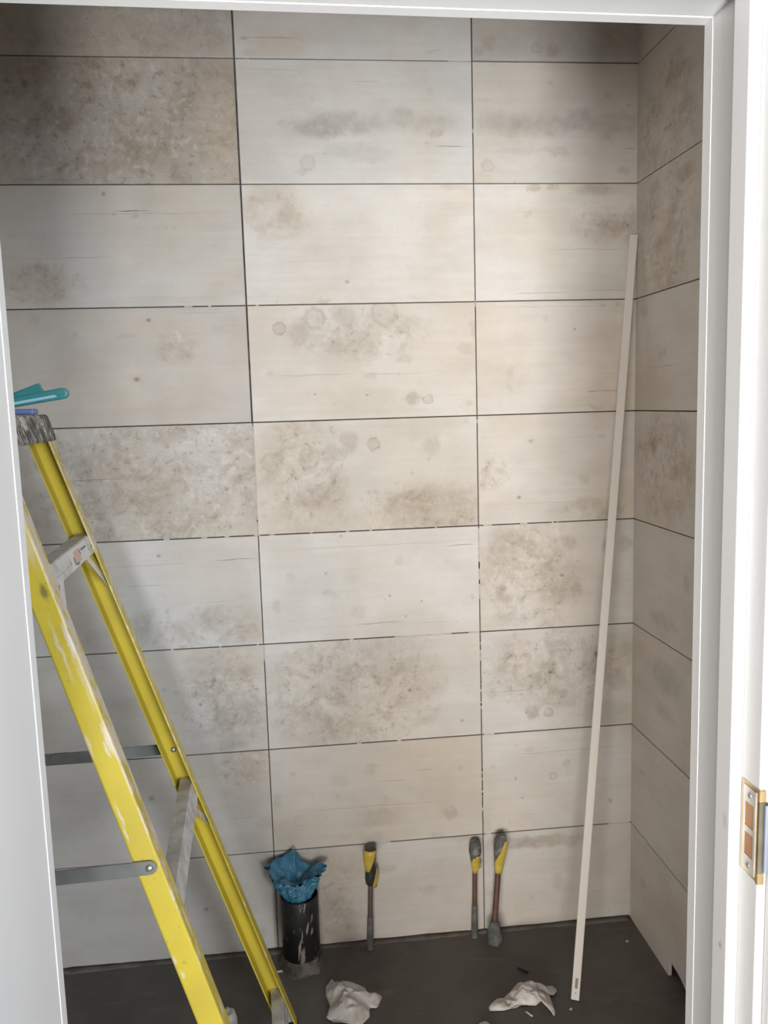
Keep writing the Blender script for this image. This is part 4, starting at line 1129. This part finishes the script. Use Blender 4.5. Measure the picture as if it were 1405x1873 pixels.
copper_tail('thickest copper pipe right of the tile joint, leaning, with mortar lump at its foot', (0.6165, -0.050), (0.644, -0.042, 0.32), 0.0085, copper, 0.05,
            [(0.0095, 0.216), (0.0125, 0.232), (0.0145, 0.25), (0.0165, 0.27), (0.0178, 0.29), (0.0170, 0.305), (0.0125, 0.315), (0.005, 0.318)], tape_g,
            [[(0.209, -150, -35, 0.0105, 0.0115), (0.225, -160, -30, 0.0135, 0.014), (0.245, -150, -20, 0.0155, 0.0165), (0.262, -118, -12, 0.0175, 0.019), (0.28, -85, -8, 0.0190, 0.0205), (0.298, -72, -12, 0.0190, 0.0205), (0.306, -60, -25, 0.018, 0.0185)]],
            ((0.003, -0.006, 0), [(0.022, -0.004), (0.020, 0.010), (0.0185, 0.026), (0.0165, 0.045), (0.0115, 0.060), (0.0085, 0.064)]))

# ------------------------------------------------------------------ leaning trim strip
strip_m = noisy('white_trim_plastic', (0.66, 0.63, 0.585), (0.70, 0.67, 0.62), 8, 0.5, 0.35, bump=0.03, stretch=(1, 1, 0.1))
A = Vector((0.769, -0.316, 0.0))
B = Vector((1.0285, -0.026, 1.973))
root = empty('trim_strip', A)
tag(root, 'long white trim strip leaning into the right back corner', 'strip')
d = (B - A)
L = d.length
d.normalize()
view = Vector((0.11452, -2.22144, 1.54811)) - (A + B) / 2
sx = d.cross(Vector((-0.35, -1.0, 0.0))).normalized()   # across the face
if sx.x < 0:
    sx = -sx
fn = sx.cross(d).normalized()
if fn.y > 0:
    fn = -fn
hw, th = 0.0105, 0.007
prof = [(-hw, 0), (-hw + .0015, .0012), (hw - .0015, .0012), (hw, 0), (hw, -th), (-hw, -th)]
V, Fc = [], []
for tt in (0, L):
    for a, b in prof:
        p = d * tt + sx * a + fn * b
        V.append(p)
zmin = min(v[2] for v in V)
V = [(v[0], v[1], v[2] - zmin) for v in V]
k = len(prof)
Fc = [tuple(range(k)), tuple(range(k, 2 * k))] + [(i, (i + 1) % k, (i + 1) % k + k, i + k) for i in range(k)]
link('strip_body', mesh('strip_body', V, Fc), strip_m, root)
sq = []
for t0, t1, a0, a1 in ((0.030, 0.056, -0.003, 0.004),):
    P = [d * t + sx * a + fn * 0.0012 for t, a in ((t0, a0), (t0, a1), (t1, a1), (t1, a0))]
    P += [p + fn * 0.0004 for p in P]
    V, Fc = hexa([(p[0], p[1], p[2] - zmin) for p in P])
    link('sticker', mesh('strip_sticker', V, Fc), noisy('grey_sticker', (0.2, 0.195, 0.19), (0.28, 0.27, 0.26), 60, 0.6, 0.3, bump=0), root)['label'] = 'small grey sticker near the foot'
P = [d * t + sx * a + fn * 0.0012 for t, a in ((0.015, -0.002), (0.015, 0.002), (0.020, 0.002), (0.020, -0.002))]
P += [p + fn * 0.0003 for p in P]
V, Fc = hexa([(p[0], p[1], p[2] - zmin) for p in P])
link('end_mark', mesh('strip_mark', V, Fc), noisy('grey_mark', (0.42, 0.4, 0.38), (0.5, 0.48, 0.45), 60, 0.6, 0.3, bump=0), root)

# ------------------------------------------------------------------ crumpled tissues
def tissue_mat(name, a, b_):
    m, T, bs = new_mat(name, 0.85, 0.15)
    co = T.n('ShaderNodeTexCoord').outputs['Object']
    n1 = T.noise(co, 24, 5, 0.6).outputs[0]
    n2 = T.noise(co, 11, 3, 0.5).outputs[0]
    c = T.mix(T.mapr(n1, 0.35, 0.65), a, b_)
    c = T.mix(T.mapr(n2, 0.60, 0.72, 0, 0.55), c, (0.36, 0.27, 0.17))
    T.t.links.new(c, bs.inputs['Base Color'])
    add_bump(T, bs, n1, 0.5, 0.004)
    return m


tissue = tissue_mat('soiled_tissue', (0.55, 0.525, 0.50), (0.68, 0.655, 0.63))


def crumple(name, outline, hgt, seed, label, rings=22, amp=0.012, peak=(0.5, 0.5)):
    cx = sum(p[0] for p in outline) / len(outline)
    cy = sum(p[1] for p in outline) / len(outline)
    # resample the outline
    pts = []
    n = len(outline)
    seg = [(Vector(outline[i]), Vector(outline[(i + 1) % n])) for i in range(n)]
    tot = sum((b - a).length for a, b in seg)
    N = 96
    for k in range(N):
        t = tot * k / N
        for a, b in seg:
            l = (b - a).length
            if t <= l:
                pts.append(a + (b - a) * (t / l))
                break
            t -= l
        else:
            pts.append(Vector(outline[0]))
    V, Fc = [(0, 0, hgt * 0.8)], []
    for i in range(1, rings + 1):
        t = i / rings
        for p in pts:
            x, y = (p.x - cx) * t, (p.y - cy) * t
            q = Vector((x * 25 + seed, y * 25, seed * 1.7))
            rid = 1 - 2 * abs(noise.noise(q))
            rid2 = 1 - 2 * abs(noise.noise(q * 2.3 + Vector((5, 1, 2))))
            env = (1 - t ** 2.2)
            z = hgt * env * (0.55 + 0.45 * noise.noise(Vector((x * 14 + seed, y * 14, 3)))) + amp * (rid * 0.8 + rid2 * 0.4) * (0.35 + 0.65 * (1 - t))
            if i == rings:
                z = 0.002 + 0.010 * max(0, noise.noise(Vector((x * 18, y * 18, seed + 4))))
            j = noise.noise_vector(q * 1.3)
            jit = 0.006 * math.sin(PI * t)
            V.append((x + j.x * jit, y + j.y * jit, max(z, 0.0012)))
    for k in range(N):
        Fc.append((0, 1 + k, 1 + (k + 1) % N))
    for i in range(rings - 1):
        for k in range(N):
            a = 1 + i * N
            k2 = (k + 1) % N
            Fc.append((a + k, a + k2, a + N + k2, a + N + k))
    o = link(name, mesh(name, V, Fc, smooth=True), tissue)
    o.location = (cx, cy, 0)
    sd = o.modifiers.new('thick', 'SOLIDIFY')
    sd.thickness = 0.0008
    tag(o, label, 'tissue', 'crumpled tissues on the floor')
    return o


crumple('crumpled_tissue', [(0.127, -0.175), (0.143, -0.150), (0.158, -0.172), (0.172, -0.158), (0.232, -0.192), (0.238, -0.215), (0.276, -0.232), (0.258, -0.272),
                            (0.238, -0.272), (0.236, -0.300), (0.200, -0.345), (0.182, -0.322), (0.145, -0.312), (0.124, -0.288), (0.136, -0.250), (0.126, -0.205)], 0.034, 2.3,
        'largest crumpled white tissue on the floor in front of the black soil pipe', amp=0.015)
crumple('crumpled_tissue', [(0.540, -0.312), (0.560, -0.292), (0.588, -0.284), (0.612, -0.262), (0.640, -0.236), (0.671, -0.232), (0.692, -0.252), (0.726, -0.264),
                            (0.731, -0.284), (0.718, -0.296), (0.709, -0.292), (0.705, -0.355), (0.697, -0.366), (0.692, -0.300), (0.664, -0.322), (0.636, -0.318), (0.612, -0.320),
                            (0.577, -0.328), (0.542, -0.324)], 0.036, 5.1, 'crumpled tissue with a hanging tail left of the foot of the trim strip', amp=0.017)
crumple('crumpled_tissue', [(0.491, -0.385), (0.507, -0.360), (0.524, -0.356), (0.536, -0.372), (0.540, -0.42), (0.5, -0.43)], 0.014, 7.7,
        'small white tissue scrap at the bottom edge between the two big tissues', rings=8, amp=0.006)
crumple('crumpled_tissue', [(-0.150, -0.240), (-0.130, -0.216), (-0.112, -0.224), (-0.101, -0.254), (-0.095, -0.300), (-0.13, -0.31)], 0.026, 9.4,
        'small grey-white tissue on the floor behind the near yellow ladder rail', rings=10, amp=0.010)

# ------------------------------------------------------------------ small debris on the floor
chip_m = noisy('pale_chip', (0.5, 0.47, 0.43), (0.6, 0.57, 0.53), 80, 0.8, 0.2, bump=0)
for (x, y, sx_, sy_, rz, lab) in ((0.004, -0.0927, 0.009, 0.004, 0.1, 'pale plaster chip on the floor left of the soil pipe foot'),
                                  (0.6384, -0.3461, 0.012, 0.0022, -1.0, 'thin pale sliver on the floor in front of the tailed tissue'),
                                  (0.9934, -0.109, 0.004, 0.003, 0.4, 'tiny pale speck on the floor near the right back corner'),
                                  (0.748, -0.345, 0.004, 0.003, 0.8, 'tiny pale crumb on the floor by the foot of the trim strip')):
    P = [(-sx_, -sy_ * .6, 0), (sx_ * .8, -sy_, 0), (sx_, sy_ * .7, 0), (-sx_ * .7, sy_, 0)]
    P += [(p[0] * .8, p[1] * .7, 0.003) for p in P]
    V, Fc = hexa(P)
    o = link('plaster_chip', mesh('plaster_chip', V, Fc), chip_m)
    o.location = (x, y, 0.0)
    o.rotation_euler = (0, 0, rz)
    tag(o, lab, 'debris', 'chips on the floor')
V, Fc = tube([(-0.014, 0.020, 0.003), (-0.008, 0.010, 0.006), (0.0, 0.0, 0.006), (0.010, -0.006, 0.004)], [0.0018, 0.0028, 0.0032, 0.002], 8)
o = link('cable_clip', mesh('cable_clip', V, Fc, smooth=True), rubber)
o.location = (0.668, -0.196, 0.0)
tag(o, 'small black curved plastic piece on the floor behind the tailed tissue', 'debris')
